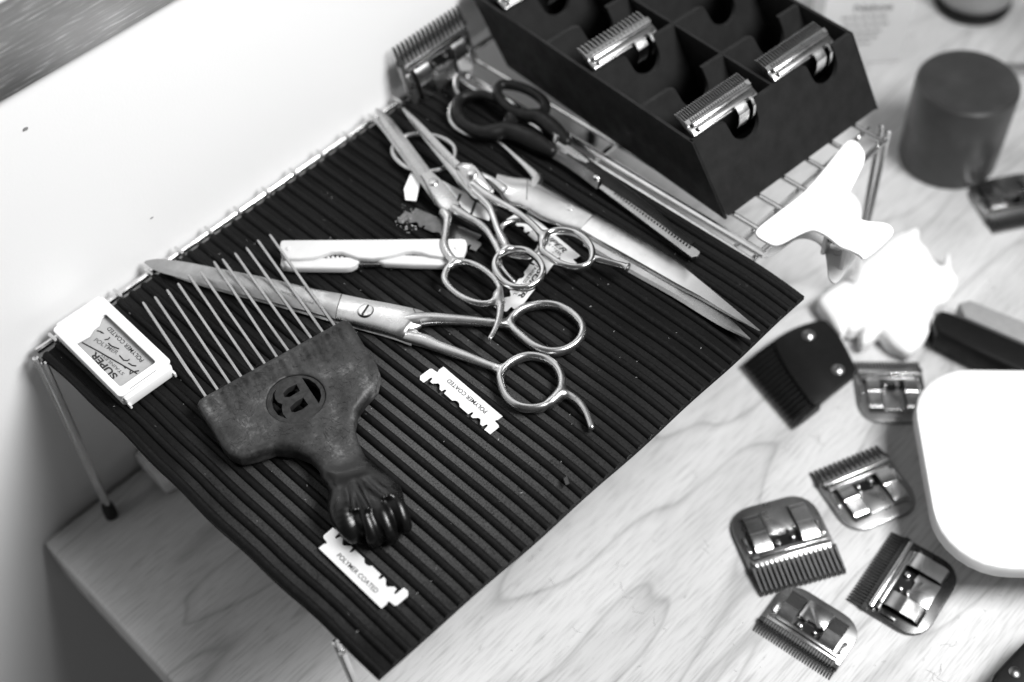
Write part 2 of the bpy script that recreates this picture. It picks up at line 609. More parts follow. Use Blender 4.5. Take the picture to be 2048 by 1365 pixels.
M['stain'] = simple('wall_stain', 0.20, 0.9)

# ------------------------------------------------------------------ setting: wall, counter
bm = bmesh.new()
box_bm(bm, (0.6, WALLY + 0.03, 0.0), (3.4, 0.06, 1.6))
tag(bm_obj('wall', bm, M['wall'], None, False), 'plain white painted wall behind the counter', 'wall', kind='structure')
bm = bmesh.new()
box_bm(bm, (0.052 + 0.9, WALLY - 0.003 - 0.5, TZ - 0.02), (1.8, 1.0, 0.04), bevel=0.0025, seg=3)
tag(bm_obj('counter_top', bm, M['wood'], None, True), 'pale maple wood counter top under the tools', 'counter', kind='structure')
bm = bmesh.new()
box_bm(bm, (0.6, WALLY - 0.5, -0.98), (3.4, 1.6, 0.02))
tag(bm_obj('floor', bm, M['midgrey'], None, False), 'grey floor far below the counter end', 'floor', kind='structure')

# brushed rail on the wall (mirror edge)
t = empty('wall_rail', (0.18, WALLY, 0.13), 'brushed steel rail fixed along the white wall', 'rail')
bm = bmesh.new()
box_bm(bm, (0.35, WALLY - 0.003, 0.1492), (0.9, 0.006, 0.0405), bevel=0.0008)
bm_obj('rail_face', bm, M['strip'], t)
bm = bmesh.new()
box_bm(bm, (0.35, WALLY - 0.004, 0.1746), (0.9, 0.010, 0.009), bevel=0.001)
bm_obj('rail_lip', bm, M['white'], t)

# scuffs on the wall
def wall_mark(u, v, w, h, label):
    p = pxy(u, v, WALLY)
    bm = bmesh.new()
    pts = [(p.x + w * math.cos(a) * random.uniform(.6, 1), p.z + h * math.sin(a) * random.uniform(.5, 1)) for a in np.linspace(0, 2 * math.pi, 11)[:-1]]
    lo = [bm.verts.new((x, WALLY - 0.0004, z)) for x, z in pts]
    hi = [bm.verts.new((x, WALLY + 0.001, z)) for x, z in pts]
    bm.faces.new(lo)
    for i in range(len(pts)):
        bm.faces.new((lo[i], lo[(i + 1) % len(pts)], hi[(i + 1) % len(pts)], hi[i]))
    return tag(bm_obj('wall_scuff', bm, M['stain'], None, False), label, 'scuff')

wall_mark(50, 258, 0.0018, 0.0010, 'small dark chip in the white wall paint below the rail')
wall_mark(303, 436, 0.0010, 0.0004, 'thin grey scratch on the white wall above the shelf edge')

# ------------------------------------------------------------------ wire shelf
rack = empty('wire_shelf', (0.29, 0.33, TZ), 'chrome wire helper shelf holding the black ribbed mat', 'shelf')
ZW = -0.0041           # cross wire centre height
XL, XR, YB, YF = 0.0955, 0.4875, 0.4365, 0.2245
for y, z in ((YB + .0022, -0.0012), (YF, ZW - 0.0030), (YF + 0.012, ZW - 0.0030), (0.33, ZW - 0.0030)):
    bm = bmesh.new()
    tube_bm(bm, [(XL + (.012 if y < .4 else .001), y, z), (XR, y, z)], 0.0017, 10)
    bm_obj('rail', bm, M['chrome'], rack)
xs = [0.1436 + 0.01875 * k for k in range(-2, 19)]
me0 = None
for i, x in enumerate(xs):
    if me0 is None:
        bm = bmesh.new()
        tube_bm(bm, [(0, YF - 0.003, 0), (0, YF, 0), (0, YB - .006, 0), (0, YB - .003, .0010), (0, YB - .0008, .0046), (0, YB + .0018, .0052), (0, YB + 0.0050, .0048)], [.0011, .0013, .0013, .0012, .0010, .0009, .0009], 8)
        o = bm_obj('cross_wire', bm, M['chrome'], rack); me0 = o.data
    else:
        o = bpy.data.objects.new('cross_wire', me0); COL.objects.link(o); o.parent = rack
        o.matrix_parent_inverse = Matrix.Translation(rack.location).inverted()
    o.location = (x, 0, ZW)
bm = bmesh.new()
tube_bm(bm, [(0.3745, YF - 0.004, ZW + .0008), (0.3738, YB + 0.002, ZW + .0008)], 0.0021, 10)
bm_obj('support_bar', bm, M['chrome'], rack)


def leg(top, foot, dirv):
    top, foot, dirv = Vector(top), Vector(foot), Vector(dirv) * 0.0026
    bm = bmesh.new()
    P = [top - dirv, top - dirv * .98 + (foot - top) * .06, foot - dirv * .30, foot - dirv * 0.1 + Vector((0, 0, -.0)),
         foot + dirv * .1, foot + dirv * .30, top + dirv * .98 + (foot - top) * .06, top + dirv]
    tube_bm(bm, catmull([tuple(p) for p in P], 5), 0.0016, 8, up=(0.3, 0.5, 0.1))
    bm_obj('leg', bm, M['chrome'], rack)
    bm = bmesh.new()
    ax = (top - foot).normalized()
    tube_bm(bm, [foot - ax * 0.001, foot + ax * .006, foot + ax * .010], [.0036, .0036, .0028], 14, up=(1, 0.2, 0))
    bm_obj('rubber_foot', bm, M['rubber'], rack)


leg((0.0945, 0.4340, -.006), (0.0872, 0.4290, TZ + .001), (0.25, -1, 0))
leg((0.0950, 0.2180, -.006), (0.0935, 0.2050, TZ + .001), (0.25, 1, 0))
leg((0.4872, 0.2270, -.006), (0.4810, 0.2200, TZ + .001), (0.25, 1, 0))
leg((0.4872, 0.4340, -.006), (0.4810, 0.4290, TZ + .001), (0.25, -1, 0))

# ------------------------------------------------------------------ ribbed rubber mat
matt = empty('rubber_mat', (0.23, 0.31, 0), 'black ribbed rubber mat lying on the wire shelf', 'mat')
MX0, MX1, MYB = 0.0965, 0.3655, 0.4340


def front_y(x):
    return 0.1975 - 0.0072 * (x - MX0) / (MX1 - MX0) + 0.00025 * math.sin(x * 95) - 0.0012 * math.sin((x - MX0) / (MX1 - MX0) * math.pi)


def left_wave(x, y):
    w = max(0.0, 1 - (x - MX0) / 0.03)
    return w * (0.0006 * math.sin((y - .2) * 38 + .8) + 0.0003 * math.sin(y * 140))


def mat_z(x, y):
    z = 0.0
    if y < YF: z -= 0.0022 * ((YF - y) / 0.03) ** 2
    return z - 0.0012 * max(0, 1 - (x - MX0) / 0.02) ** 2


NY = 40
ys_n = [k / (NY - 1) for k in range(NY)]
PITCHR = 0.00709
XR0 = MX0 + 0.0022
nr = int((MX1 - XR0) / PITCHR) + 1
# base sheet
NX = 90
V, F = [], []
for layer in (0.0, -0.0025):
    for i in range(NX):
        x = MX0 + (MX1 - MX0) * i / (NX - 1)
        for s in ys_n:
            y = MYB + (front_y(x) - MYB) * s
            V.append((x + left_wave(x, y), y, mat_z(x, y) + layer))
o = NX * NY
for i in range(NX - 1):
    for j in range(NY - 1):
        a = i * NY + j
        F.append((a, a + 1, a + NY + 1, a + NY)); F.append((o + a, o + a + NY, o + a + NY + 1, o + a + 1))
for j in range(NY - 1):
    F.append((j, o + j, o + j + 1, j + 1)); a = (NX - 1) * NY + j; F.append((a, a + 1, o + a + 1, o + a))
for i in range(NX - 1):
    a = i * NY; F.append((a, a + NY, o + a + NY, o + a)); a = i * NY + NY - 1; F.append((a, o + a, o + a + NY, a + NY))
pyd('mat_sheet', V, F, M['valley'], matt, True, 50)
prof = [(-0.00195, -0.0002), (-0.0018, 0.00045), (-0.00125, 0.00125), (-0.00045, 0.0017), (0.00045, 0.0017), (0.00125, 0.00125), (0.0018, 0.00045), (0.00195, -0.0002)]
NR = 22
for k in range(nr):
    xc = XR0 + PITCHR * k
    V, F = [], []
    jit = random.uniform(-.00012, .00012)
    for j in range(NR):
        s = j / (NR - 1)
        for (dx, dz) in prof:
            x = xc + dx + jit * math.sin(s * 9 + k)
            y = MYB - .0004 + (front_y(x) + .0003 - MYB) * s
            V.append((x + left_wave(x, y), y, mat_z(x, y) + dz))
    m = len(prof)
    for j in range(NR - 1):
        for i in range(m - 1):
            a = j * m + i
            F.append((a, a + 1, a + m + 1, a + m))
    F.append(tuple(range(m))); F.append(tuple(range((NR - 1) * m, NR * m))[::-1])
    pyd('rib', V, F, M['rib'], matt, True, 50)
RT = 0.0017      # rib top

# ------------------------------------------------------------------ scissors toolkit
def zp(pts):
    """(u, v, z_mm) -> world"""
    return [px(p[0], p[1], p[2] * MM) for p in pts]


def blade(name, stations, mat, parent, prof=None, sub=3, sharp=28):
    """stations: (ua, va, ub, vb, z_mm, thick_mm): spine side a, edge side b"""
    prof = prof or [(0, -.5), (.55, -.5), (1, -.42), (1, -.30), (.70, .5), (.10, .5), (0, .25)]
    S = catmull(stations, sub)
    V, F = [], []
    for s in S:
        a, b = px(s[0], s[1], s[4] * MM), px(s[2], s[3], s[4] * MM)
        for t, zz in prof:
            p = a.lerp(b, t)
            V.append((p.x, p.y, p.z + zz * s[5] * MM))
    m = len(prof)
    for i in range(len(S) - 1):
        for k in range(m):
            F.append((i * m + k, i * m + (k + 1) % m, (i + 1) * m + (k + 1) % m, (i + 1) * m + k))
    F.append(tuple(range(m))); F.append(tuple(range((len(S) - 1) * m, len(S) * m))[::-1])
    return pyd(name, V, F, mat, parent, True, sharp)


def handle(name, chains, mat, parent, h=0.55, zs=1.0, k=2.2):
    """chains: list of (points (u, v, z_mm, r_mm), closed[, zs])"""
    C = []
    for ch in chains:
        pts, closed = ch[0], ch[1]
        S = catmull(pts, 5, closed)
        if closed: S = np.vstack([S, S[:1]])
        W = np.array([tuple(px(s[0], s[1], s[2] * MM)) for s in S])
        C.append((W, S[:, 3] * MM, ch[2] if len(ch) > 2 else zs))
    allp = np.vstack([c[0] for c in C]); r = max(c[1].max() for c in C) + 0.0012
    v = Vol(allp.min(0) - r, allp.max(0) + r, h * MM)
    for i, (W, R, z) in enumerate(C):
        v.union(v.chain(W, R, z), k * MM if i else 0)
    return v.mesh(name, mat, parent)


def screw(name, u, v, z, r, mat, parent, slot=True, ang=0.6, dome=0.5):
    c = px(u, v, z * MM); r *= MM
    bm = bmesh.new()
    lathe_bm(bm, [(0, -.001), (r, -.001), (r, .2 * r), (.86 * r, dome * r * .8), (.5 * r, dome * r), (0, dome * r * 1.04)], c, 32)
    o = bm_obj(name, bm, mat, parent)
    if slot:
        bm = bmesh.new()
        rot = Matrix.Rotation(ang, 3, 'Z')
        box_bm(bm, c + Vector((0, 0, dome * r * .98)), (1.75 * r, .24 * r, .16 * r), rot)
        bm_obj('slot', bm, M['blacksteel'], o, False)
    return o


def Z4(z, off, s):
    """zoomed-crop pixel list -> photo pixels: keeps further columns"""
    return [(off[0] + p[0] / s, off[1] + p[1] / s) + tuple(p[2:]) for p in z]


def ring_pts(pts, off, s, z, r):
    return [(off[0] + p[0] / s, off[1] + p[1] / s, z, r) for p in pts]


# ---- long barber shears (tip over the shelf's back edge)
sh = empty('barber_shears', px(900, 640, .002), 'long steel barber shears with slotted screw lying under the pick tines', 'scissors')
O4, S4 = (620, 540), 3.303
blade('lower_blade', [(300, 530, 292, 527, 3.2, .6), (345, 537, 330, 546, 3.2, 1.6), (440, 556, 424, 577, 3.0, 2.0), (560, 578, 548, 610, 3.0, 2.2),
                      (690, 604, 676, 646, 3.0, 2.4), (760, 624, 742, 664, 3.0, 2.6), (800, 640, 790, 678, 3.2, 2.8), (838, 664, 822, 690, 3.6, 3.0)], M['dull'], sh)
blade('upper_blade', [(292, 522, 288, 526, 5.2, .6), (318, 519, 312, 541, 5.6, 1.6), (366, 525, 358, 554, 5.6, 2.2), (439, 539, 421, 572, 5.6, 2.4), (549, 561, 536, 601, 5.6, 2.6), (623, 579, 608, 619, 5.6, 2.8),
                      (684, 590, 670, 636, 5.6, 3.0)], M['dull'], sh,
      prof=[(0, -.5), (.55, -.5), (1, -.42), (1, -.25), (.80, .22), (.66, .5), (.10, .5), (0, .25)])
blade('pivot_plate', [(686, 590, 672, 637, 5.8, 3.6), (732, 600, 716, 650, 5.9, 4.2), (777, 608, 762, 662, 5.9, 4.4), (826, 618, 803, 674, 5.8, 4.2), (842, 622, 818, 666, 5.3, 3.4), (856, 628, 842, 654, 4.9, 2.0)], M['satin'], sh,
      prof=[(0, -.5), (1, -.5), (1, -.25), (.965, .02), (.90, .22), (.80, .37), (.66, .47), (.50, .50), (.30, .485), (.14, .42), (.04, .30), (0, .12)])
handle('upper_handle', [
    ([(812, 642, 5.2, 3.6), (836, 640, 5.2, 3.8), (862, 638, 5.1, 3.4), (900, 639, 5.0, 2.9), (945, 642, 4.8, 2.6), (985, 646, 4.6, 2.5), (1014, 648, 4.5, 2.5)], False, 1.25),
    (ring_pts([(1325, 345), (1352, 300), (1410, 258), (1490, 235), (1565, 229), (1650, 245), (1730, 290), (1783, 345), (1801, 400), (1783, 457), (1735, 505), (1660, 537), (1575, 540), (1485, 508), (1405, 450), (1345, 395)], O4, S4, 4.6, 1.95), True, .75),
], M['satin'], sh)
handle('lower_handle', [
    (Z4([(560, 420, 3.4, 2.2), (660, 445, 3.4, 3.2), (760, 470, 3.7, 3.6), (840, 503, 4.0, 3.1), (1000, 560, 4.2, 2.7), (1120, 606, 4.2, 2.3), (1235, 648, 4.2, 2.2)], O4, S4), False, 1.25),
    (ring_pts([(1258, 735), (1265, 680), (1320, 618), (1395, 580), (1470, 572), (1560, 592), (1625, 642), (1660, 715), (1655, 790), (1612, 860), (1540, 905), (1460, 917), (1370, 898), (1297, 838)], O4, S4, 4.2, 1.95), True, .75),
    (Z4([(1600, 870, 4.2, 1.8), (1660, 825, 4.2, 2.2), (1710, 830, 4.2, 2.1), (1780, 878, 4.2, 1.8), (1822, 940, 4.0, 1.6), (1846, 1000, 3.6, 1.5), (1858, 1040, 3.2, 1.55)], O4, S4), False),
], M['satin'], sh, k=3.0)
screw('pivot_screw', 731, 622, 8.0, 3.6, M['satin'], sh, True, 0.35, .20)
bm = bmesh.new(); _c = px(731, 622, 8.05 * MM); tube_bm(bm, [_c + Vector((math.cos(a_) * .00375, math.sin(a_) * .00375, 0)) for a_ in np.linspace(0, 2 * math.pi, 33)[:-1]], .00022, 6, closed=True); bm_obj('screw_recess', bm, M['blacksteel'], sh)
bm = bmesh.new()
a, b = px(827, 618, 7.4 * MM), px(843, 648, 7.4 * MM)
tube_bm(bm, [a, b], .00025, 6); bm_obj('joint_line', bm, M['darksteel'], sh)
text_mesh('engraving', 'PROFESSIONAL', px(628, 604, 7.05 * MM), px(560, 580, 7.05 * MM), 1.5 * MM, M['darksteel'], sh)
text_mesh('engraving', 'JAPAN STEEL', px(636, 596, 7.05 * MM), px(574, 574, 7.05 * MM), 1.3 * MM, M['darksteel'], sh) if False else None

# ---- second long shears, points toward the mat's front edge
s2 = empty('barber_shears', px(1150, 430, .002), 'long steel shears with two bright pointed blades aimed at the mat front edge', 'scissors')
blade('lower_blade', [(1175, 470, 1166, 490, 3.0, 2.0), (1259, 520, 1250, 540, 3.0, 2.0), (1350, 568, 1345, 593, 3.0, 1.8), (1412, 602, 1404, 630, 3.0, 1.5), (1456, 635, 1450, 657, 3.0, 1.0), (1501, 678, 1500, 680.5, 3.0, .5)], M['satin'], s2,
      prof=[(0, -.5), (.55, -.5), (1, -.42), (1, -.2), (.82, .5), (.10, .5), (0, .25)])
blade('upper_blade', [(1191, 430, 1160, 464, 5.4, 2.8), (1212, 443, 1204, 489, 5.4, 2.8), (1280, 480, 1262, 521, 5.3, 2.6), (1350, 521, 1350, 571, 5.2, 2.4), (1402, 562, 1400, 597, 5.0, 2.0), (1456, 607, 1448, 625, 4.8, 1.4), (1520, 661, 1519, 664, 4.6, .5)], M['bright'], s2,
      prof=[(0, -.5), (.55, -.5), (1, -.42), (1, -.30), (.94, .45), (.80, .5), (.10, .5), (0, .25)])
blade('pivot_plate', [(996, 348, 990, 374, 5.2, 3.6), (1030, 356, 1010, 402, 5.4, 3.8), (1062, 360, 1048, 415, 5.6, 4.0), (1100, 380, 1082, 434, 5.6, 4.0), (1150, 407, 1125, 452, 5.6, 3.8), (1189, 430, 1160, 464, 5.5, 3.2)], M['satin2'], s2,
      prof=[(0, -.5), (1, -.5), (1, -.25), (.965, .02), (.90, .22), (.80, .37), (.66, .47), (.50, .50), (.30, .485), (.14, .42), (.04, .30), (0, .12)])
handle('upper_handle', [
    ([(1066, 380, 5.0, 3.6), (1074, 357, 5.0, 3.3), (1057, 337, 4.8, 2.3), (1030, 312, 4.4, 1.4), (1004, 288, 4.2, 1.1), (982, 268, 4.2, 1.2)], False, 1.4),
    ([(1006, 252, 4.2, 1.4), (980, 270, 4.2, 1.4), (944, 272, 4.2, 1.4), (912, 256, 4.2, 1.4), (899, 232, 4.2, 1.4), (908, 206, 4.2, 1.4), (950, 190, 4.2, 1.4), (996, 204, 4.2, 1.4), (1014, 228, 4.2, 1.4)], True),
], M['satin2'], s2)
handle('lower_handle', [
    ([(1010, 384, 4.8, 3.4), (985, 364, 4.6, 3.0), (955, 350, 4.4, 2.6), (925, 338, 4.2, 2.0), (900, 332, 4.2, 1.8)], False, 1.2),
    ([(884, 339, 4.0, 1.5), (850, 345, 4.0, 1.5), (815, 336, 4.0, 1.5), (792, 318, 4.0, 1.5), (786, 300, 4.0, 1.5), (796, 281, 4.0, 1.5), (822, 271, 4.0, 1.5), (858, 271, 4.0, 1.5), (890, 280, 4.0, 1.5), (910, 298, 4.0, 1.5), (906, 324, 4.0, 1.5)], True),
], M['satin2'], s2)
screw('pivot_rivet', 1139, 416, 7.3, 1.9, M['satin2'], s2, False, dome=.25)
bm = bmesh.new(); tube_bm(bm, [px(1055, 358, 7.6 * MM), px(1053, 398, 7.6 * MM)], .00022, 6); bm_obj('joint_line', bm, M['darksteel'], s2)

# ---- small scissors with curled finger hook
OB, SB = (860, 380), 4.267
O6, S6 = (720, 180), 4.876
sa = empty('hair_scissors', px(870, 380, .002), 'slim steel hair scissors with a curled finger hook crossing the long shears handle', 'scissors')
blade('lower_blade', [(744, 232, 742, 238, 6.4, .6), (772, 250, 762, 257, 6.6, 1.4), (812, 305, 802, 312, 7.0, 1.8), (850, 352, 836, 358, 7.4, 2.0), (884, 404, 872, 410, 8.0, 2.4)], M['satin'], sa)
blade('upper_blade', [(755, 216, 750, 220, 9.0, .6), (784, 240, 766, 250, 9.0, 1.8), (824, 292, 804, 303, 9.0, 2.2), (862, 343, 841, 353, 9.2, 2.6)], M['satin'], sa,
      prof=[(0, -.5), (.5, -.5), (1, -.40), (1, -.2), (.55, .5), (.30, .30), (0, .0)])
blade('pivot_plate', [(863, 345, 840, 353, 9.4, 2.8), (884, 362, 848, 366, 9.6, 3.0), (900, 382, 862, 390, 9.8, 3.2), (914, 400, 878, 414, 9.8, 3.2), (922, 412, 892, 424, 9.6, 3.0)], M['satin'], sa,
      prof=[(0, -.5), (1, -.5), (1, 0), (.92, .4), (.75, .5), (.25, .5), (.08, .4), (0, 0)])
screw('pivot_screw', 866.5, 366, 11.0, 2.6, M['satin2'], sa, False, dome=.45)
handle('upper_handle', [
    (Z4([(205, 165, 9.4, 2.6), (260, 200, 9.2, 2.4), (340, 245, 8.8, 2.1), (420, 290, 8.4, 1.9), (490, 355, 8.0, 1.7), (545, 445, 7.8, 1.6), (585, 530, 7.6, 1.4)], OB, SB), False),
    (ring_pts([(600, 500), (585, 420), (610, 320), (680, 275), (780, 262), (870, 290), (930, 360), (945, 450), (910, 530), (830, 575), (740, 572), (650, 545)], OB, SB, 7.0, 1.35), True),
    (Z4([(590, 560, 7.2, 1.3), (600, 640, 7.0, 1.2), (640, 705, 6.8, 1.1), (712, 782, 6.6, 1.2)], OB, SB), False),
], M['satin'], sa)
handle('lower_handle', [
    (Z4([(120, 195, 8.6, 2.6), (150, 240, 8.6, 2.5), (145, 300, 8.6, 1.9), (132, 390, 8.6, 1.8), (124, 465, 8.6, 2.1), (150, 540, 8.6, 2.2), (205, 610, 8.6, 2.2)], OB, SB), False),
    (ring_pts([(124, 740), (155, 670), (225, 628), (310, 622), (400, 650), (480, 700), (555, 770), (592, 840), (585, 905), (530, 960), (450, 975), (350, 953), (250, 905), (175, 845), (132, 790)], OB, SB, 8.6, 1.65), True, .85),
    (Z4([(570, 900, 8.6, 1.9), (600, 960, 8.6, 2.1), (596, 1050, 8.6, 1.7), (575, 1140, 8.8, 1.4), (545, 1210, 9.0, 1.2), (512, 1268, 9.2, 1.2)], OB, SB), False),
], M['satin'], sa, k=3.0)

# ---- offset scissors with finger rest, lying on top
sb = empty('offset_scissors', px(960, 370, .006), 'polished offset scissors with straight knobbed finger rest lying on top of the pile', 'scissors')
blade('lower_blade', [(806, 216, 804, 218, 9.4, .5), (840, 258, 834, 261, 9.8, 1.2), (900, 326, 890, 331, 10.6, 1.6), (934, 372, 920, 372, 11.2, 2.0), (958, 404, 944, 398, 11.8, 2.4)], M['satin2'], sb)
blade('upper_blade', [(808, 216, 804, 217, 11.4, .5), (846, 250, 838, 258, 11.8, 1.4), (884, 290, 873, 297, 12.2, 1.8), (922, 328, 911, 336, 12.6, 2.2)], M['satin'], sb,
      prof=[(0, -.5), (.5, -.5), (1, -.40), (1, -.2), (.75, .5), (.15, .5), (0, .0)])
blade('pivot_plate', [(922, 328, 912, 338, 12.8, 2.4), (946, 330, 918, 350, 13.0, 2.6), (959, 341, 930, 368, 13.2, 2.8), (977, 366, 942, 382, 13.2, 3.0), (988, 382, 964, 394, 13.0, 3.0)], M['satin2'], sb,
      prof=[(0, -.5), (1, -.5), (1, 0), (.90, .4), (.72, .15), (.30, .15), (.10, .45), (0, 0)])
screw('pivot_screw', 943.5, 347, 14.2, 2.6, M['satin2'], sb, False, dome=.5)
handle('upper_handle', [
    ([(946, 372, 13.0, 2.8), (966, 386, 12.8, 2.6), (993, 402, 12.4, 2.1), (1031, 423, 11.8, 1.8), (1060, 445, 11.4, 1.7), (1080, 466, 11.2, 1.8), (1086, 482, 11.0, 2.0)], False),
    (ring_pts([(955, 490), (985, 395), (1060, 355), (1150, 350), (1250, 375), (1330, 430), (1378, 500), (1385, 575), (1358, 632), (1290, 662), (1200, 660), (1110, 630), (1030, 580), (965, 530)], OB, SB, 11.0, 1.65), True, .75),
], M['satin2'], sb, k=3.0)
handle('lower_handle', [
    ([(948, 386, 11.6, 2.6), (966, 402, 11.4, 2.2), (980, 418, 11.2, 1.9), (988, 438, 11.0, 1.8), (997, 462, 10.8, 1.8), (1007, 482, 10.8, 2.1), (1014, 497, 10.8, 2.0)], False),
    (ring_pts([(552, 640), (580, 570), (650, 525), (740, 510), (830, 525), (910, 580), (955, 650), (962, 710), (930, 775), (860, 825), (770, 842), (690, 822), (620, 775), (570, 710)], OB, SB, 10.8, 1.65), True, .75),
], M['satin2'], sb, k=3.0)
W = catmull(zp([(1184, 514, 10.6), (1196, 519, 10.5), (1220, 526, 10.2), (1240, 531, 10.0), (1250, 534, 10.0), (1257, 537, 10.0)]), 4)
rr = np.interp(np.linspace(0, 1, len(W)), [0, .2, .5, .8, .88, .96, 1], [1.6, 2.1, 1.8, 1.9, 2.6, 2.6, 1.9]) * MM
bm = bmesh.new(); tube_bm(bm, W, list(rr), 12); bm_obj('finger_rest', bm, M['satin2'], sb)
bm = bmesh.new(); lathe_bm(bm, [(0, -.0008), (.0010, -.0008), (.0010, .0006), (.0006, .0010), (0, .0011)], px(1064, 509, 11.2 * MM), 14); bm_obj('bumper', bm, M['rubber'], sb)

# ---- black handled thinning scissors
sc_ = empty('thinning_scissors', px(1150, 320, .002), 'black handled thinning scissors with one toothed blade beside the blade tray', 'scissors')
O4b, S4b = (750, 0), 2.926
blade('plain_blade', [(1150, 300, 1128, 314, 6.0, 2.6), (1204, 338, 1192, 358, 6.0, 2.6), (1290, 404, 1282, 420, 5.4, 2.2), (1350, 454, 1344, 468, 5.0, 2.0), (1388, 486, 1380, 496, 4.6, 1.4)], M['blacksteel'], sc_)  # dark reflection on this blade painted in with black steel
blade('shank_plate', [(1100, 296, 1092, 306, 5.0, 3.0), (1150, 320, 1138, 334, 5.2, 3.0), (1204, 356, 1194, 376, 5.2, 3.0)], M['darksteel'], sc_)
# toothed blade: a plate with rectangular slots near its upper edge
P0, P1 = (1206, 369), (1394, 502)
Q0, Q1 = (1198, 378), (1383, 517)
up0, up1 = px(*P0, .0042), px(*P1, .0042); lw0, lw1 = px(*Q0, .0042), px(*Q1, .0042)
outer = [lw0]
for t in np.linspace(0, 1, 9)[1:]: outer.append(lw0.lerp(lw1, t))
outer.append(px(1395, 515, .0042)); outer.append(px(1400, 507, .0042)); outer.append(up1)
for t in np.linspace(1, 0, 9)[1:]: outer.append(up0.lerp(up1, t))
holes = []
for k in range(27):
    t0 = .14 + .82 * k / 27; t1 = t0 + .016
    a0, a1 = up0.lerp(up1, t0), up0.lerp(up1, t1); b0, b1 = lw0.lerp(lw1, t0), lw0.lerp(lw1, t1)
    holes.append([a0.lerp(b0, .10), a1.lerp(b1, .10), a1.lerp(b1, .42), a0.lerp(b0, .42)])
fill_curve('toothed_blade', [outer] + holes, .0034, .0050, M['satin'], sc_)
screw('pivot_screw', 1193, 354, 7.6, 1.7, M['satin2'], sc_, False, dome=.4)
handle('handle', [
    ([(1102, 303, 6.0, 3.4), (1076, 288, 6.4, 5.0), (1045, 272, 7.0, 5.2), (1014, 262, 7.4, 4.6), (985, 264, 7.4, 4.0)], False),
    ([(1020, 250, 7.6, 3.2), (988, 266, 7.6, 3.6), (950, 262, 7.6, 3.6), (923, 243, 7.6, 3.3), (912, 217, 7.6, 3.0), (924, 195, 7.6, 2.8), (962, 190, 7.6, 2.6), (1000, 203, 7.6, 2.6), (1021, 226, 7.6, 2.9)], True),
], M['black'], sc_, h=.7)
handle('handle', [
    ([(1132, 284, 8.0, 3.2), (1112, 264, 8.6, 4.6), (1092, 246, 9.0, 4.6), (1072, 234, 9.4, 3.8), (1052, 232, 9.4, 3.2)], False),
    ([(1086, 226, 9.6, 2.9), (1052, 232, 9.6, 2.8), (1016, 215, 9.6, 2.8), (995, 190, 9.6, 2.8), (1002, 171, 9.6, 2.8), (1034, 173, 9.6, 2.8), (1068, 187, 9.6, 2.8), (1089, 207, 9.6, 2.9)], True),
], M['black'], sc_, h=.7)
W = catmull(zp([(917, 150, 7), (911, 165, 7.4), (913, 182, 7.6), (921, 197, 7.6)]), 5)
bm = bmesh.new(); tube_bm(bm, W, .0014, 10); bm_obj('finger_hook', bm, M['satin'], sc_)
blade('ferrule', [(1112, 262, 1102, 274, 9.4, 4.0), (1126, 264, 1108, 284, 9.2, 4.2), (1138, 268, 1124, 286, 8.8, 4.0), (1142, 274, 1134, 286, 8.4, 3.0)], M['satin2'], sc_)
blade('blade_neck', [(1122, 284, 1108, 294, 7.6, 2.6), (1142, 296, 1128, 304, 7.2, 2.4), (1164, 312, 1150, 320, 7.0, 2.2), (1178, 324, 1168, 328, 6.8, 1.8)], M['satin'], sc_)

# ------------------------------------------------------------------ fist pick comb
pick = empty('hair_pick', px(600, 850, .002), 'black scuffed plastic hair pick with a clenched fist handle and steel tines', 'comb')
O2, S2 = (350, 600), 2.1
OH, SH = (600, 880), 5.6875
ZC = 7.5
body_px = Z4([(97, 455), (105, 438), (130, 420), (400, 270), (680, 116), (712, 98), (735, 103), (760, 140), (800, 206), (842, 262), (864, 322), (852, 378), (806, 428), (768, 480), (756, 540), (770, 602), (797, 660), (815, 715), (770, 770), (690, 790), (645, 760), (614, 720), (566, 674), (500, 648), (420, 642), (335, 670), (275, 680), (232, 662), (200, 628), (152, 542), (112, 482)], O2, S2)
hand_px = Z4([(300, 420), (560, 400), (790, 330), (930, 385), (1050, 450), (1140, 540), (1180, 640), (1195, 760), (1150, 880), (1060, 980), (940, 1040), (800, 1070), (690, 1080), (600, 1100), (530, 1085), (440, 960), (385, 840), (345, 680), (330, 560), (290, 480)], OH, SH)
BW = [px(p[0], p[1], ZC * MM) for p in body_px]
HW = [px(p[0], p[1], ZC * MM) for p in hand_px]
allp = np.array([tuple(p) for p in BW + HW])
lo = np.array([allp[:, 0].min() - .010, allp[:, 1].min() - .012, -.001]); hi = np.array([allp[:, 0].max() + .008, allp[:, 1].max() + .008, .024])
v = Vol(lo, hi, .50 * MM)
d_body = v.poly2d(BW)
F = v.extrude(d_body, .0070, .0050, .0032)
v.union(F)
d_hand = v.poly2d(HW)
v.union(v.extrude(d_hand, .0082, .0062, .0058), .008)


def HP(l, zc):
    return np.array([tuple(px(OH[0] + p[0] / SH, OH[1] + p[1] / SH, p[2] * MM)) for p in l])


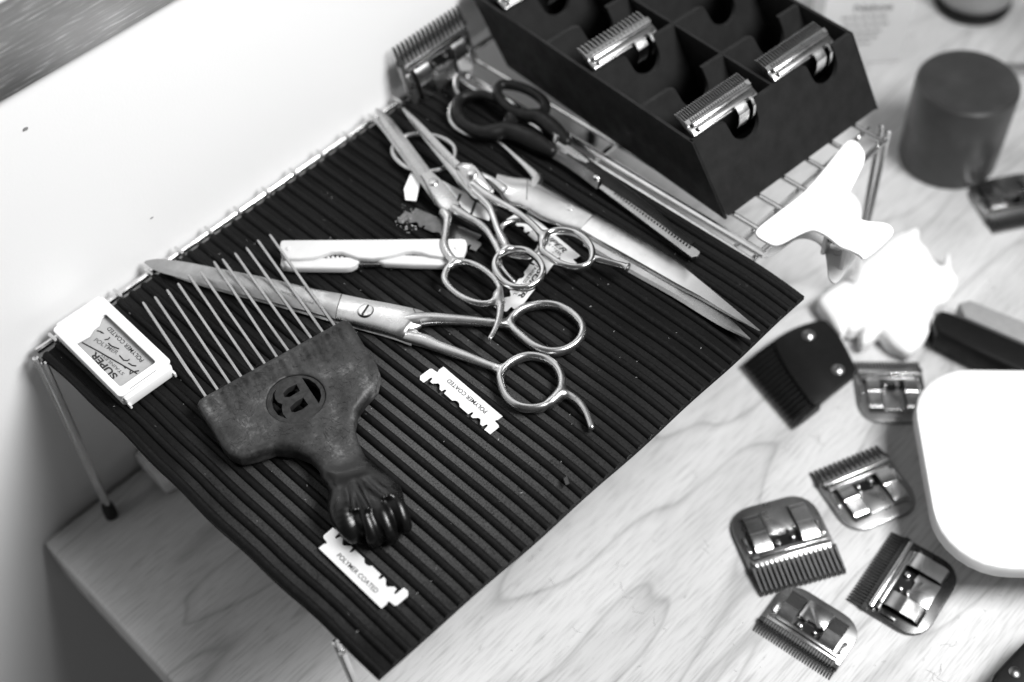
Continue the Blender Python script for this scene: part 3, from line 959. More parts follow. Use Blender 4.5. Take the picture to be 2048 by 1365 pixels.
# fingers curl from the knuckles down to the mat side
fing = [
    ([(470, 660, 9.6), (480, 800, 11.0), (540, 960, 10), (600, 1060, 7.5), (640, 1095, 5.5)], [5.4, 5.8, 5.0, 4.2, 3.6]),
    ([(640, 660, 10.6), (700, 800, 12.6), (760, 920, 12.2), (820, 1060, 9.2), (850, 1130, 6.0)], [3.6, 4.2, 4.2, 4.0, 3.6]),
    ([(740, 620, 10.6), (850, 740, 12.6), (930, 860, 12.6), (1000, 1020, 9.5), (1035, 1095, 6.0)], [3.4, 4.0, 4.1, 3.9, 3.5]),
    ([(860, 560, 10.4), (1030, 640, 12.2), (1110, 760, 12.0), (1165, 900, 9.6), (1195, 985, 6.6)], [3.2, 3.8, 3.6, 3.3, 3.0]),
]
for pts, rad in fing:
    S = catmull([tuple(p) + (r,) for p, r in zip(pts, rad)], 4)
    v.union(v.chain(HP(S[:, :3], 0), S[:, 3] * MM), .0009)
# tendon ridges on the back of the hand
for pts, r in (([(596, 560, 14.2), (610, 700, 16.6), (630, 840, 17.0)], 1.2), ([(625, 515, 13.8), (690, 640, 16.6), (765, 780, 17.6)], 1.2),
               ([(745, 480, 13.6), (850, 575, 16.2), (970, 670, 17.0)], 1.1), ([(810, 460, 13.2), (910, 545, 15.2), (1020, 630, 16.2)], 1.0)):
    S = catmull(pts, 4); v.union(v.chain(HP(S, 0), np.full(len(S), r * MM)), .0020)
# grooves between the fingers
for pts, r in (([(640, 850, 16.2), (672, 960, 15.0), (705, 1090, 10.5), (720, 1150, 7.0)], 1.4), ([(830, 850, 17.2), (885, 980, 14.6), (935, 1110, 10.0), (950, 1170, 7.0)], 1.4),
               ([(1000, 700, 16.8), (1065, 820, 15.4), (1108, 970, 11.5), (1130, 1070, 7.5)], 1.7)):
    S = catmull(pts, 4); v.cut(v.chain(HP(S, 0), np.full(len(S), r * MM)), .0016)
# finger dimples along the tine edge and the round hole for the emblem
EC = px(591, 796, 12 * MM)
ex = [px(*q, 12 * MM) for q in ((535, 797), (648, 793), (590, 745.5), (590, 846))]
ER = 0.25 * sum((p - EC).length for p in ex)
xsA, ysA, _ = v.axes((0, 0, 0), v.n)
X, Y = np.meshgrid(xsA, ysA, indexing='ij')
d_c = np.sqrt((X - EC.x) ** 2 + (Y - EC.y) ** 2) - ER
v.cut(v.extrude(d_c, .0080, .0100, .0002), .0008)
tine_b = Z4([(1130, 1085), (1195, 1048), (1258, 1010), (1322, 975), (1387, 938), (1452, 905), (1517, 868), (1580, 835), (1642, 800), (1705, 765), (1765, 728), (1830, 693)], (0, 400), 2.73)
tine_t = Z4([(780, 560), (845, 530), (912, 492), (972, 458), (1030, 412), (1095, 392), (1168, 338), (1215, 325), (1282, 292), (1345, 262), (1407, 222), (1473, 192)], (0, 400), 2.73)
for (ub, vb) in tine_b:
    S = catmull([(ub + 2, vb + 6, 12.6), (ub + 10, vb + 22, 13.0), (ub + 18, vb + 38, 13.4)], 3)
    W = np.array([tuple(px(p[0], p[1], p[2] * MM)) for p in S]); v.cut(v.chain(W, np.full(len(W), .0012)), .0018)
body = v.mesh('handle', M['comb'], pick)
# the fist end is shiny and clean, the body dusty: blend along the wrist
wa, wb = px(650, 962, ZC * MM), px(742, 926, ZC * MM)
nrm = Vector((wb.y - wa.y, -(wb.x - wa.x), 0)).normalized()
if (px(740, 1020, ZC * MM) - wa).dot(nrm) < 0: nrm = -nrm
co = np.empty(len(body.data.vertices) * 3); body.data.vertices.foreach_get('co', co); co = co.reshape(-1, 3)
cl_ = np.clip(((co - np.array(wa)) @ np.array(nrm) + .005) / .009, 0, 1)
at_ = body.data.attributes.new('clean', 'FLOAT', 'POINT'); at_.data.foreach_set('value', (cl_ * cl_ * (3 - 2 * cl_)).astype(np.float32))
# emblem: disc with openings leaving a ring and a letter B
def circ(c, r, n=64): return [(c.x + r * math.cos(2 * math.pi * k / n), c.y + r * math.sin(2 * math.pi * k / n)) for k in range(n)]
OE, SE = (380, 640), 4.265
def ep(l, sm=True):
    q = [px(OE[0] + p[0] / SE, OE[1] + p[1] / SE, 11.2 * MM) for p in l]
    return [(p.x, p.y) for p in q]
right_op = ep([(948, 490), (1010, 500), (1070, 540), (1110, 590), (1122, 650), (1100, 722), (1060, 660), (1000, 570)])
left_op = ep([(748, 572), (705, 620), (690, 690), (705, 755), (750, 815), (835, 850), (795, 800), (785, 755), (790, 716), (750, 700), (728, 670), (722, 630)])
hole1 = ep([(790, 622), (830, 580), (908, 543), (940, 605), (850, 660), (802, 660)])
hole2 = ep([(848, 745), (900, 695), (965, 658), (1012, 722), (960, 765), (890, 792), (858, 782)])
fill_curve('emblem', [circ(EC, ER - .0003)] + [right_op, left_op, hole1, hole2], .0075, .0111, M['emblem'], pick, bevel=.0002)
bm = bmesh.new()
tine_r = .00078
for (ub, vb), (ut, vt) in zip(tine_b, tine_t):
    bm = bmesh.new()
    b0, t0 = px(ub, vb, 8.0 * MM), px(ut, vt, 10.0 * MM)
    d = (b0 - t0).normalized()
    tube_bm(bm, [t0 - d * .0002, t0 + d * .0006, t0 + d * .003, b0, b0 + d * .012], [.0003, tine_r * .85, tine_r, tine_r * 1.05, tine_r * 1.05], 8)
    bm_obj('tine', bm, M['satin'], pick)

# ------------------------------------------------------------------ razor blades
O9, S9 = (840, 720), 8.533
# outline of one snapped half blade traced flat; local frame: origin at P corner, x along the cutting edge
hb_trace = [(400, 118), (1410, 968), (1330, 1030), (1300, 1030), (1280, 1050), (1345, 1120), (1345, 1155), (1200, 1275), (1095, 1195), (1155, 1130), (1150, 1108), (1128, 1108), (1070, 1138),
            (1030, 1105), (1032, 1020), (1005, 995), (900, 997), (865, 965), (910, 915), (905, 898), (880, 898), (825, 932), (675, 805), (672, 750), (640, 712), (600, 698), (550, 700), (410, 575),
            (450, 530), (445, 513), (418, 513), (368, 540), (335, 505), (338, 432), (315, 405), (210, 408), (172, 375), (212, 325), (205, 308), (180, 310), (65, 392), (0, 345), (0, 280), (165, 158), (205, 155),
            (285, 210), (308, 208), (318, 178)]
zb = RT + .0002
tr = [px(O9[0] + p[0] / S9, O9[1] + p[1] / S9, zb) for p in hb_trace]
L0, L1 = tr[0], tr[1]
exv = (L1 - L0).normalized(); eyv = Vector((-exv.y, exv.x, 0))
mid = tr[0].lerp(tr[1], .5)
loc = [((p - mid).dot(exv), (p - mid).dot(eyv)) for p in tr]
if np.mean([q[1] for q in loc]) > 0: loc = [(a, -b) for a, b in loc]


def half_blade(label, c, d, zc, texts, flip=1, tilt=0.0, mat='razor', cut=None, group=None):
    """c: world midpoint of the cutting edge; d: direction of the edge; the broken side lies to -flip of it"""
    d = Vector((d.x, d.y, 0)).normalized(); n = Vector((-d.y, d.x, 0)) * flip
    th = .00012
    t = empty('razor_blade', (c.x, c.y, zc), label, 'razor blade', group)
    pts = [Vector((c.x, c.y, 0)) + d * a + n * b for a, b in loc]
    o = fill_curve('blade', [pts], zc, zc + th, M[mat], t, sharp=20)
    for (s, a0, b0, a1, b1, h, ink, sh_, bold) in texts:
        q0 = Vector((c.x, c.y, zc + th + .00006)) + d * a0 * MM + n * b0 * MM
        q1 = Vector((c.x, c.y, zc + th + .00006)) + d * a1 * MM + n * b1 * MM
        text_mesh('lettering', s, q0, q1, h * MM, M[ink], t, 1, shear=sh_, bold=bold)
    return t


# blade beside the long shears: lettering reads from its front end back
PC = [('POLYMER COATED', 12.4, -3.6, -13.6, -3.6, 1.85, 'ink', 0, .004)]
half_blade('snapped half razor blade beside the long shears ring', mid, exv, zb, [('POLYMER COATED', 13.0, -2.7, -12.6, -2.7, 2.05, 'ink', 0, .008)])
# blade under the fist
b0, b1 = px(OH[0] - 0, 0, 0), None
e0 = px(350 + 603 / 2.1, 600 + 1043 / 2.1, zb); e1 = px(350 + 868 / 2.1, 600 + 1298 / 2.1, zb)
half_blade('snapped half razor blade half under the pick fist', e0.lerp(e1, .5), e0 - e1, zb, [('POLYMER COATED', 11.6, -2.7, -13.0, -2.7, 2.05, 'ink', 0, .008)])
# blades under the scissors rings
def BB(x, y, z): return px(OB[0] + x / SB, OB[1] + y / SB, z)
c0, c1 = BB(1075, 610, .0026), BB(790, 985, .0026)
half_blade('snapped half razor blade between two scissors rings lettered SUPER STAINLESS', c0.lerp(c1, .5), c0 - c1, .0026,
           [('SUPER', 8.0, -4.8, -12.5, -4.8, 2.7, 'ink', .25, .03), ('STAINLESS STEEL', 11.0, -7.3, -12.6, -7.3, 1.6, 'ink', 0, .012)], flip=-1)
c0, c1 = BB(1000, 330, .0019), BB(1262, 548, .0019)
half_blade('snapped half razor blade framed by the scissors ring near the finger rest', c0.lerp(c1, .5) + (c0 - c1) * .28, c1 - c0, .0019,
           [('SUPER', -6.0, -4.8, 13.0, -4.8, 2.7, 'ink', .25, .03), ('STAINLESS STEEL', -9.0, -7.3, 13.5, -7.3, 1.6, 'ink', 0, .012)], flip=1)
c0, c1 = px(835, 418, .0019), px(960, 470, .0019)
half_blade('half razor blade painted dark as in shade under the slim scissors body', c0.lerp(c1, .5), c1 - c0, .0019, [], mat='darksteel')  # shade on this blade is put into its colour by the darker steel
c0, c1 = px(905, 385, .0042), px(985, 445, .0042)
wr = empty('blade_wrapper', (c0.x, c0.y, .004), 'opened white paper blade wrapper with two dark bars under the scissors', 'wrapper')
quad = [px(*q, .0042) for q in ((884, 362), (926, 384), (984, 418), (978, 442), (946, 432), (914, 408), (896, 396))]
bm = prism_bm(quad, .0040, .0043); bm_obj('paper', bm, M['oldpaper'], wr, False)
for q0, q1 in (((921, 388), (915, 404)), ((952, 401), (942, 430))):
    bm = bmesh.new(); a, b = px(*q0, .0044), px(*q1, .0044); d = (b - a).normalized(); n = Vector((-d.y, d.x, 0)) * .0007
    bm.faces.new([bm.verts.new(x) for x in (a - n, b - n, b + n, a + n)]); bm_obj('printed_bar', bm, M['ink'], wr, False)
wr = empty('paper_slip', px(830, 380, .003), 'small folded cream paper slip poking out beside the slim scissors', 'paper')
V = [px(*q) for q in ((822, 346, .0048), (842, 350, .0060), (838, 374, .0052), (832, 402, .0040), (811, 400, .0030), (808, 378, .0040))]
V2 = [p - Vector((0, 0, .0003)) for p in V]
pyd('folded_sheet', V + V2, [(0, 1, 2, 5), (5, 2, 3, 4), (6, 11, 8, 7), (11, 10, 9, 8), (0, 5, 11, 6), (5, 4, 10, 11), (4, 3, 9, 10), (3, 2, 8, 9), (2, 1, 7, 8), (1, 0, 6, 7)], M['paper'], wr)

# ------------------------------------------------------------------ folding razor
O8, S8 = (540, 450), 4.876
rz = empty('folding_razor', px(740, 510, .002), 'closed folding razor with pale wavy edged handle behind the pick tines', 'razor')
def R8(l, z): return [px(O8[0] + p[0] / S8, O8[1] + p[1] / S8, z) for p in l]
top = R8([(93, 185), (105, 155), (130, 146), (900, 140), (1870, 130), (1905, 140), (1920, 175), (1915, 230), (1885, 310), (1700, 312), (1560, 295), (1480, 268), (1400, 256), (1320, 258), (1230, 285), (1120, 310), (1000, 325), (860, 320), (780, 290), (700, 262), (610, 258), (520, 285), (420, 318), (280, 328), (120, 326), (97, 260)], .0085)
bm_obj('handle_scale', prism_bm(top, .0052, .0085, .0008, 3), M['ivory'], rz, True, 40)
lowl = R8([(112, 330), (250, 335), (420, 325), (560, 335), (760, 325), (880, 330), (885, 345), (840, 400), (790, 428), (720, 436), (250, 432), (125, 420), (103, 395)], .0050)
bm_obj('handle_scale', prism_bm(lowl, .0019, .0062, .0012, 3), M['ivory'], rz, True, 40)
lowr = R8([(1005, 322), (1250, 300), (1480, 310), (1640, 320), (1760, 330), (1780, 405), (1400, 400), (1120, 388), (1050, 365)], .0050)
bm_obj('handle_scale', prism_bm(lowr, .0019, .0062, .0012, 3), M['ivory'], rz, True, 40)
bm_obj('blade_holder', prism_bm(R8([(400, 270), (880, 262), (1250, 285), (1250, 380), (880, 388), (400, 380)], .0045), .0022, .0046, .0004, 2), M['satin'], rz, True, 40)
for k in range(6):
    c = R8([(520 + 45 * k, 305)], .0060)[0]
    bm = bmesh.new(); lathe_bm(bm, [(0, 0), (.0009, 0), (.0007, .0008), (0, .0010)], c - Vector((0, 0, .0015)), 10); bm_obj('grip_bump', bm, M['ivory'], rz)
for q in ((180, 232), (1825, 228)):
    c = R8([q], .0085)[0]
    bm = bmesh.new(); lathe_bm(bm, [(0, -.001), (.0013, -.001), (.0013, .0003), (.0009, .0006), (0, .0007)], c, 16); bm_obj('pivot_pin', bm, M['ivory'], rz)

# ------------------------------------------------------------------ blade dispenser case
OC, SCs = (80, 580), 5.25
cs = empty('blade_dispenser', px(225, 710, .002), 'white plastic razor blade dispenser with a window at the mat corner', 'dispenser')
def C5(l, z): return [px(OC[0] + p[0] / SCs, OC[1] + p[1] / SCs, z) for p in l]
HT = .0095
A, B, C, D = C5([(128, 395), (655, 88), (1372, 740), (838, 1132)], HT)
# straighten to a rectangle
exc = ((D - A) + (C - B)).normalized(); c_mid = (A + B + C + D) / 4
eyc = Vector((-exc.y, exc.x, 0));
if (B - A).dot(eyc) < 0: eyc = -eyc
Lx = ((D - A).length + (C - B).length) / 2; Ly = ((B - A).length + (C - D).length) / 2
def CL(a, b, z=0): return Vector((c_mid.x, c_mid.y, 0)) + exc * (a * Lx) + eyc * (b * Ly) + Vector((0, 0, z))
def rrect(a0, a1, b0, b1, r, n=4):
    pts = []
    for (cx, cy, s) in ((a1 - r / Lx, b1 - r / Ly, 0), (a0 + r / Lx, b1 - r / Ly, 1), (a0 + r / Lx, b0 + r / Ly, 2), (a1 - r / Lx, b0 + r / Ly, 3)):
        for k in range(n + 1):
            an = math.pi / 2 * (s + k / n)
            pts.append(CL(cx + math.cos(an) * r / Lx, cy + math.sin(an) * r / Ly))
    return pts
bm_obj('tray', prism_bm(rrect(-.5, .5, -.5, .5, .0016), RT + .0001, .0056, .0004, 2), M['white'], cs, True, 40)
w_in = rrect(-.33, .425, -.40, .34, .0016)
fill_curve('cover', [rrect(-.5, .5, -.497, .497, .0018), w_in], .0084, HT, M['white'], cs, bevel=.0005, sharp=35)
fill_curve('case_wall', [rrect(-.498, .498, -.495, .495, .0018), rrect(-.44, .44, -.45, .45, .001)], .0057, .0083, M['white'], cs, sharp=35)
bm_obj('end_ledge', prism_bm(rrect(-.56, -.497, -.40, .49, .0012), .0032, .0078, .0005, 2), M['white'], cs, True, 40)
bm_obj('lip', prism_bm(rrect(.497, .535, -.46, .46, .0006), RT + .0001, .0074, .0004, 2), M['white'], cs, True, 40)
for b in (-.46, .43):
    bm_obj('foot_tab', prism_bm(rrect(.50, .56, b, b + .04, .0003), RT + .0001, .0046, .0002, 1), M['white'], cs, True, 40)
bm = bmesh.new(); tube_bm(bm, [CL(.492, -.30, HT - .0001), CL(.492, .22, HT - .0001)], .00022, 6); bm_obj('seam', bm, M['greyink'], cs)
bl = bm_obj('inner_blade', prism_bm(rrect(-.43, .43, -.44, .44, .001), .0057, .0066), simple('case_blade', 0.36, .5, 0.0, .4, var=.05, vscale=90), cs, False)
bm_obj('inner_shoulder', prism_bm([CL(-.44, -.44), CL(-.44, .44), CL(-.345, .44), CL(-.325, .24), CL(-.275, .12), CL(-.270, .0), CL(-.235, -.13), CL(-.25, -.44)], .0067, .0085, .0006, 2), M['white'], cs, True, 40)
zt2 = .00672
def ctext(s, q0, q1, h, ink, bold=0, shear=0):
    text_mesh('lettering', s, C5([q0], zt2)[0], C5([q1], zt2)[0], h * MM, M[ink], cs, 1, bold=bold, shear=shear)
ctext('SUPER', (820, 905), (580, 645), 3.0, 'ink', .03)
ctext('STAINLESS', (890, 880), (660, 665), 1.5, 'greyink', .01)
ctext('POLYMER', (560, 535), (800, 680), 2.1, 'greyink', .01)
ctext('POLYMER COATED', (1095, 735), (735, 385), 2.1, 'ink', .01)
for pl in ([(445, 555), (620, 650), (830, 770), (1020, 880)], [(540, 370), (580, 410), (610, 390)], [(600, 430), (640, 440), (670, 460), (640, 450)], [(680, 525), (715, 520), (735, 500)],
           [(720, 560), (750, 590), (800, 610), (830, 620)], [(835, 690), (880, 740), (920, 745), (940, 730)], [(930, 770), (970, 795), (1010, 800)], [(950, 850), (945, 885), (985, 860), (1040, 850)], [(880, 800), (900, 825)]):
    bm = bmesh.new(); tube_bm(bm, C5(pl, zt2), .00032, 5); bm_obj('slot_line', bm, M['ink'], cs)

# ------------------------------------------------------------------ tray of clipper blades
TB = -0.0027
c4, c5 = px(1440, 441, TB), px(1768, 217, TB)
c4 = Vector((0.3800, 0.2490, TB)); c5 = Vector((0.4995, 0.2390, TB))
ev = (c5 - c4).normalized(); WT = (c5 - c4).length
nv = Vector((-ev.y, ev.x, 0))
HTR, LEAN, PIT, NW = 0.0425, 0.0208, 0.0349, 5
tr_ = empty('blade_tray', c4 + ev * WT / 2, 'black plastic tray with slanted pockets for clipper blades on the shelf', 'tray')
def T3(a, b, z): return c4 + ev * (a - .0062 * z / HTR) + nv * b + Vector((0, 0, z))     # a across, b back, z up
DEPTH = .1668
th = .0022
def slab(name, quad_lo, quad_hi, mat=M['trayblack'], bevel=.0005):
    bm = bmesh.new()
    A_ = [bm.verts.new(p) for p in quad_lo]; B_ = [bm.verts.new(p) for p in quad_hi]
    n = len(A_)
    bm.faces.new(A_); bm.faces.new(B_[::-1])
    for i in range(n): bm.faces.new((A_[i], A_[(i + 1) % n], B_[(i + 1) % n], B_[i]))
    bmesh.ops.recalc_face_normals(bm, faces=bm.faces[:])
    if bevel: bmesh.ops.bevel(bm, geom=bm.edges[:], offset=bevel, segments=2, profile=.5, affect='EDGES', clamp_overlap=True)
    return bm_obj(name, bm, mat, tr_, True, 40)
SK = .0018
# side walls (parallelograms)
for a in (0.0, WT - th):
    pts = [(0, 0), (DEPTH, 0), (DEPTH + LEAN, HTR), (LEAN, HTR)]
    slab('side_wall', [T3(a, b, z) for b, z in pts], [T3(a + th, b, z) for b, z in pts], bevel=.0006)
CD = WT * .5
pts = [(.002, .002), (DEPTH - .002, .002), (DEPTH + LEAN - .001, HTR - .0006), (LEAN + .001, HTR - .0006)]
slab('divider', [T3(CD - .0009, b, z) for b, z in pts], [T3(CD + .0009, b, z) for b, z in pts], bevel=.0004)
slab('tray_floor', [T3(th, th, .0003), T3(WT - th, th, .0003), T3(WT - th, DEPTH, .0003), T3(th, DEPTH, .0003)], [T3(th, th, .002), T3(WT - th, th, .002), T3(WT - th, DEPTH, .002), T3(th, DEPTH, .002)], bevel=0)
# slanted walls with a finger notch in each column
def slanted(k):
    b0 = k * PIT
    full = (k == 0)
    colw = (WT - 2 * th) / 2
    def prof(a0, a1, notch):
        n0, n1 = a0 + colw * .40, a0 + colw * .74
        pts = [(a0, 1.0), (n0 - .004, 1.0)] if notch else [(a0, 1.0)]
        if notch:
            r = (n1 - n0) / 2; cx = (n0 + n1) / 2
            pts.append((n0 - .0008, .97))
            for j in range(13):
                an = math.pi + math.pi * j / 12
                pts.append((cx + math.cos(an) * r, .86 + math.sin(an) * r / HTR * .95))
            pts.append((n1, 1.0))
        pts += [(a1, 1.0), (a1, 0.02), (a0, 0.02)]
        return pts
    if full:
        L1 = prof(0.0006, WT / 2, True)[:-3]; L2 = [(a + WT / 2, z) for a, z in L1]
        P = L1 + L2 + [(WT - .0006, 1.0), (WT - .0006, .10), (WT - .003, .02), (.003, .02), (.0006, .10)]
        P = [p for i, p in enumerate(P) if i == 0 or p != P[i - 1]]
        slab('front_wall', [T3(a, LEAN * s, HTR * s) for a, s in P], [T3(a, LEAN * s + .0022, HTR * s) for a, s in P], bevel=0)
        return
    for c in range(2):
        a0 = th * .6 + c * (colw + .0004) if not full else (0.0005 + c * WT / 2)
        a1 = a0 + colw if not full else a0 + WT / 2 - .0008
        P = prof(a0, a1, True)
        lo = [T3(a, b0 + LEAN * s, HTR * s - (.0004 if not full else 0)) for a, s in P]
        hi = [T3(a, b0 + LEAN * s + .0022, HTR * s - (.0004 if not full else 0)) for a, s in P]
        slab('front_wall' if full else 'slanted_wall', lo, hi, bevel=0)
for k in range(NW): slanted(k)
slab('back_wall', [T3(.001, DEPTH, 0.001), T3(WT - .001, DEPTH, .001), T3(WT - .001, DEPTH + LEAN, HTR), T3(.001, DEPTH + LEAN, HTR)],
     [T3(.001, DEPTH + .002, 0.001), T3(WT - .001, DEPTH + .002, .001), T3(WT - .001, DEPTH + LEAN + .002, HTR), T3(.001, DEPTH + LEAN + .002, HTR)], bevel=.0004)

# ------------------------------------------------------------------ clipper blades
def rplate(w, y0, y1, r, n=5, cham=0.0):
    """outline with rounded rear (y0 side) corners; front corners square"""
    pts = [(w / 2, y1), (-w / 2, y1)]
    for cx, s in ((-w / 2 + r, 2), (w / 2 - r, 3)):
        for k in range(n + 1):
            an = math.pi / 2 * (s + k / n)
            pts.append((cx + math.cos(an) * r, y0 + r + math.sin(an) * r))
    return pts


def clipper_blade(label, group, teeth=24, tooth_len=9.0, tooth_z=3.0, dark=False, open_teeth=False, style=0, seated=False):
    """built in its own frame: x across, y towards the teeth, z up (spring side); about 45 x 42 mm"""
    t = empty('clipper_cutter', (0, 0, 0), label, 'clipper blade', group)
    LOCAL.add(t.name)
    W_ = 45.0
    pm = M['platedark'] if dark else M['plate']
    am = M['arm']
    mm = lambda pts: [(a * MM, b * MM) for a, b in pts]
    bm_obj('base_plate', prism_bm(mm(rplate(W_, 3.6 if seated else -21, 11.5, 1.0 if seated else 12)), 0, 2.4 * MM, .0004, 2), pm, t, True, 40)
    # comb teeth with a heel
    bm = bmesh.new()
    box_bm(bm, (0, 11.0 * MM, 1.9 * MM), (W_ * MM, 3.0 * MM, 3.6 * MM), bevel=.0003)
    p = W_ / teeth
    for k in range(teeth):
        x = -W_ / 2 + p * (k + .5)
        tw = p * (.30 if not open_teeth else .24)
        y0, y1 = 11.5, 12.0 + tooth_len
        zt_, zb_ = tooth_z, .3
        vs = [bm.verts.new((a * MM, b * MM, c * MM)) for a, b, c in (
            (x - tw, y0, zb_), (x + tw, y0, zb_), (x + tw, y0, zt_), (x - tw, y0, zt_),
            (x - tw * .6, y1, zb_), (x + tw * .6, y1, zb_), (x + tw * .5, y1 - 1.2, zt_ * .55), (x - tw * .5, y1 - 1.2, zt_ * .55))]
        for f in ((0, 1, 5, 4), (3, 7, 6, 2), (0, 4, 7, 3), (1, 2, 6, 5), (4, 5, 6, 7)): bm.faces.new([vs[i] for i in f])
    bm_obj('comb_teeth', bm, M['dull'] if seated else M['teeth'], t, False)
    # cutter bar with its own short teeth
    bm = bmesh.new()
    box_bm(bm, (0, 8.6 * MM, 4.4 * MM), ((W_ - 4) * MM, 2.4 * MM, 1.9 * MM), bevel=.0005)
    bm_obj('cutter_bar', bm, M['bright'], t)
    bm = bmesh.new()
    n2 = int(teeth * .9); p2 = (W_ - 5) / n2
    for k in range(n2):
        x = -(W_ - 5) / 2 + p2 * (k + .5)
        vs = [bm.verts.new((a * MM, b * MM, c * MM)) for a, b, c in ((x - p2 * .32, 9.6, 3.0), (x + p2 * .32, 9.6, 3.0), (x + p2 * .32, 9.6, 4.6), (x - p2 * .32, 9.6, 4.6), (x, 14.2, 3.0), (x, 14.0, 3.5))]
        for f in ((0, 1, 4), (3, 5, 2), (0, 4, 5, 3), (1, 2, 5, 4)): bm.faces.new([vs[i] for i in f])
    bm_obj('cutter_teeth', bm, M['dull'] if not dark else M['teeth'], t, False)
    bm = bmesh.new()
    box_bm(bm, (0, 5.6 * MM, 3.6 * MM), ((W_ - 6) * MM, 2.6 * MM, 2.4 * MM), bevel=.0004)
    bm_obj('guide_rail', bm, pm, t)
    if seated: return t          # the rest is out of sight down in its pocket
    # two spring arms: bent strips
    arms = []
    for s in (-1, 1):
        x0, x1 = s * 8.0, s * 16.5
        prof_ = [(6.6, 3.6), (4.8, 5.2), (2.0, 6.6), (-4.5, 6.8), (-5.4, 6.4), (-12.0, 6.4), (-14.2, 5.6), (-15.6, 3.2), (-15.8, 2.3)]
        V, F = [], []
        for (y, z) in prof_:
            for xx in (x0, x1):
                V.append((xx * MM, y * MM, z * MM))
        n = len(prof_)
        for (y, z) in prof_:
            for xx in (x0, x1):
                V.append((xx * MM, (y + (.5 if z < 5.5 and y > 0 else 0)) * MM, (z - 1.0) * MM))
        m = 2 * n
        for i in range(n - 1):
            F.append((2 * i, 2 * i + 1, 2 * i + 3, 2 * i + 2)); F.append((m + 2 * i, m + 2 * i + 2, m + 2 * i + 3, m + 2 * i + 1))
            F.append((2 * i, 2 * i + 2, m + 2 * i + 2, m + 2 * i)); F.append((2 * i + 1, m + 2 * i + 1, m + 2 * i + 3, 2 * i + 3))
        F.append((0, m, m + 1, 1)); F.append((2 * n - 2, 2 * n - 1, m + 2 * n - 1, m + 2 * n - 2))
        arms.append(pyd('spring_arm', V, F, am, t, True, 25))
    # crossbar of the spring and the raised central tab
    bm = bmesh.new(); box_bm(bm, (0, 5.8 * MM, 5.0 * MM), (32 * MM, 2.2 * MM, 1.0 * MM), bevel=.0003); bm_obj('spring_bridge', bm, am, t)
    tabp = [(-7.2, -15.5), (7.2, -15.5), (7.2, -3.0), (3.0, -2.4), (2.0, -3.6), (-2.5, -3.6), (-3.5, -2.4), (-7.2, -3.0)]
    bm_obj('socket_tab', prism_bm(mm(tabp), 3.8 * MM, 5.0 * MM, .0003, 2), pm if style == 0 else am, t, True, 30)
    bm = bmesh.new(); box_bm(bm, (0, -9 * MM, 3.0 * MM), (12 * MM, 10 * MM, 1.6 * MM)); bm_obj('socket_riser', bm, M['darksteel'], t, False)
    bm = bmesh.new(); box_bm(bm, (0, 1.2 * MM, 2.5 * MM), (14.5 * MM, 7.5 * MM, .5 * MM)); bm_obj('socket_well', bm, M['blacksteel'], t, False)
    for x, y, r, z in ((4.2, 1.6, 1.9, 3.0), (-4.0, 0.8, 1.2, 3.0), (-6.0, -3.4, .8, 5.0)):
        bm = bmesh.new(); lathe_bm(bm, [(0, -.0006), (r * MM, -.0006), (r * MM, .0008), (r * .7 * MM, .0016), (0, .0020)], (x * MM, y * MM, z * MM), 16)
        bm_obj('rivet', bm, M['arm'], t)
    for s in (-1, 1):
        bm = bmesh.new(); box_bm(bm, (s * 19.3 * MM, -1.0 * MM, 3.1 * MM), (2.2 * MM, 8.0 * MM, 1.6 * MM), bevel=.0004); bm_obj('side_tab', bm, am if style == 0 else pm, t)
    return t


def place_flat(t, pl, pr, prear, z, roll=0.0, lift=0.0):
    """pl, pr: photo pixels of the tooth-line ends (as seen with the teeth pointing up: left, right); prear: a pixel on the rear edge"""
    A_, B_, R_ = px(*pl, z), px(*pr, z), px(*prear, z)
    c = A_.lerp(B_, .5)
    ex_ = (B_ - A_).normalized(); ey_ = Vector((-ex_.y, ex_.x, 0))
    if (R_ - c).dot(ey_) > 0:
        ex_ = -ex_; ey_ = -ey_
    sx = (A_ - B_).length / .045
    back = abs((R_ - c).dot(ey_)); sy = back / .042
    sx = min(max(sx, .85), 1.12); sy = min(max(sy, .8), 1.12)
    o = c - ey_ * (.021 * sy)
    m = Matrix((ex_ * sx, ey_ * sy, Vector((0, 0, 1)))).transposed()
    t.matrix_world = Matrix.Translation((o.x, o.y, z + lift)) @ m.to_4x4() @ Matrix.Rotation(roll, 4, 'X')


GB = 'clipper blades lying on the counter'
k1 = clipper_blade('clipper blade partly covered by the crumpled white tissue', GB, 22, 7, 2.6, open_teeth=True)
place_flat(k1, (1702, 717), (1836, 718), (1729, 848), TZ)
k2 = clipper_blade('clipper blade touching the coarse black toothed one next to the white tub', GB, 15, 8, 3.4, open_teeth=True)
place_flat(k2, (1613, 945), (1752, 888), (1700, 1078), TZ, lift=.0003)
k3 = clipper_blade('clipper blade with long coarse black comb teeth', GB, 18, 12, 5.0)
place_flat(k3, (1516, 1184), (1690, 1136), (1448, 1030), TZ + .001)
k4 = clipper_blade('blackened clipper blade with bright spring lying near the white tub', GB, 26, 9, 3.0, dark=True, style=1)
place_flat(k4, (1781, 1064), (1690, 1201), (1845, 1283), TZ)
k5 = clipper_blade('worn light steel clipper blade with fine teeth at the counter edge', GB, 30, 7, 2.4, style=1)
place_flat(k5, (1500, 1266), (1656, 1368), (1735, 1262), TZ)
k6 = clipper_blade('clipper blade beside the dark round cap', GB, 24, 8, 3.0)
place_flat(k6, (1972, 476), (2150, 440), (1935, 372), TZ)

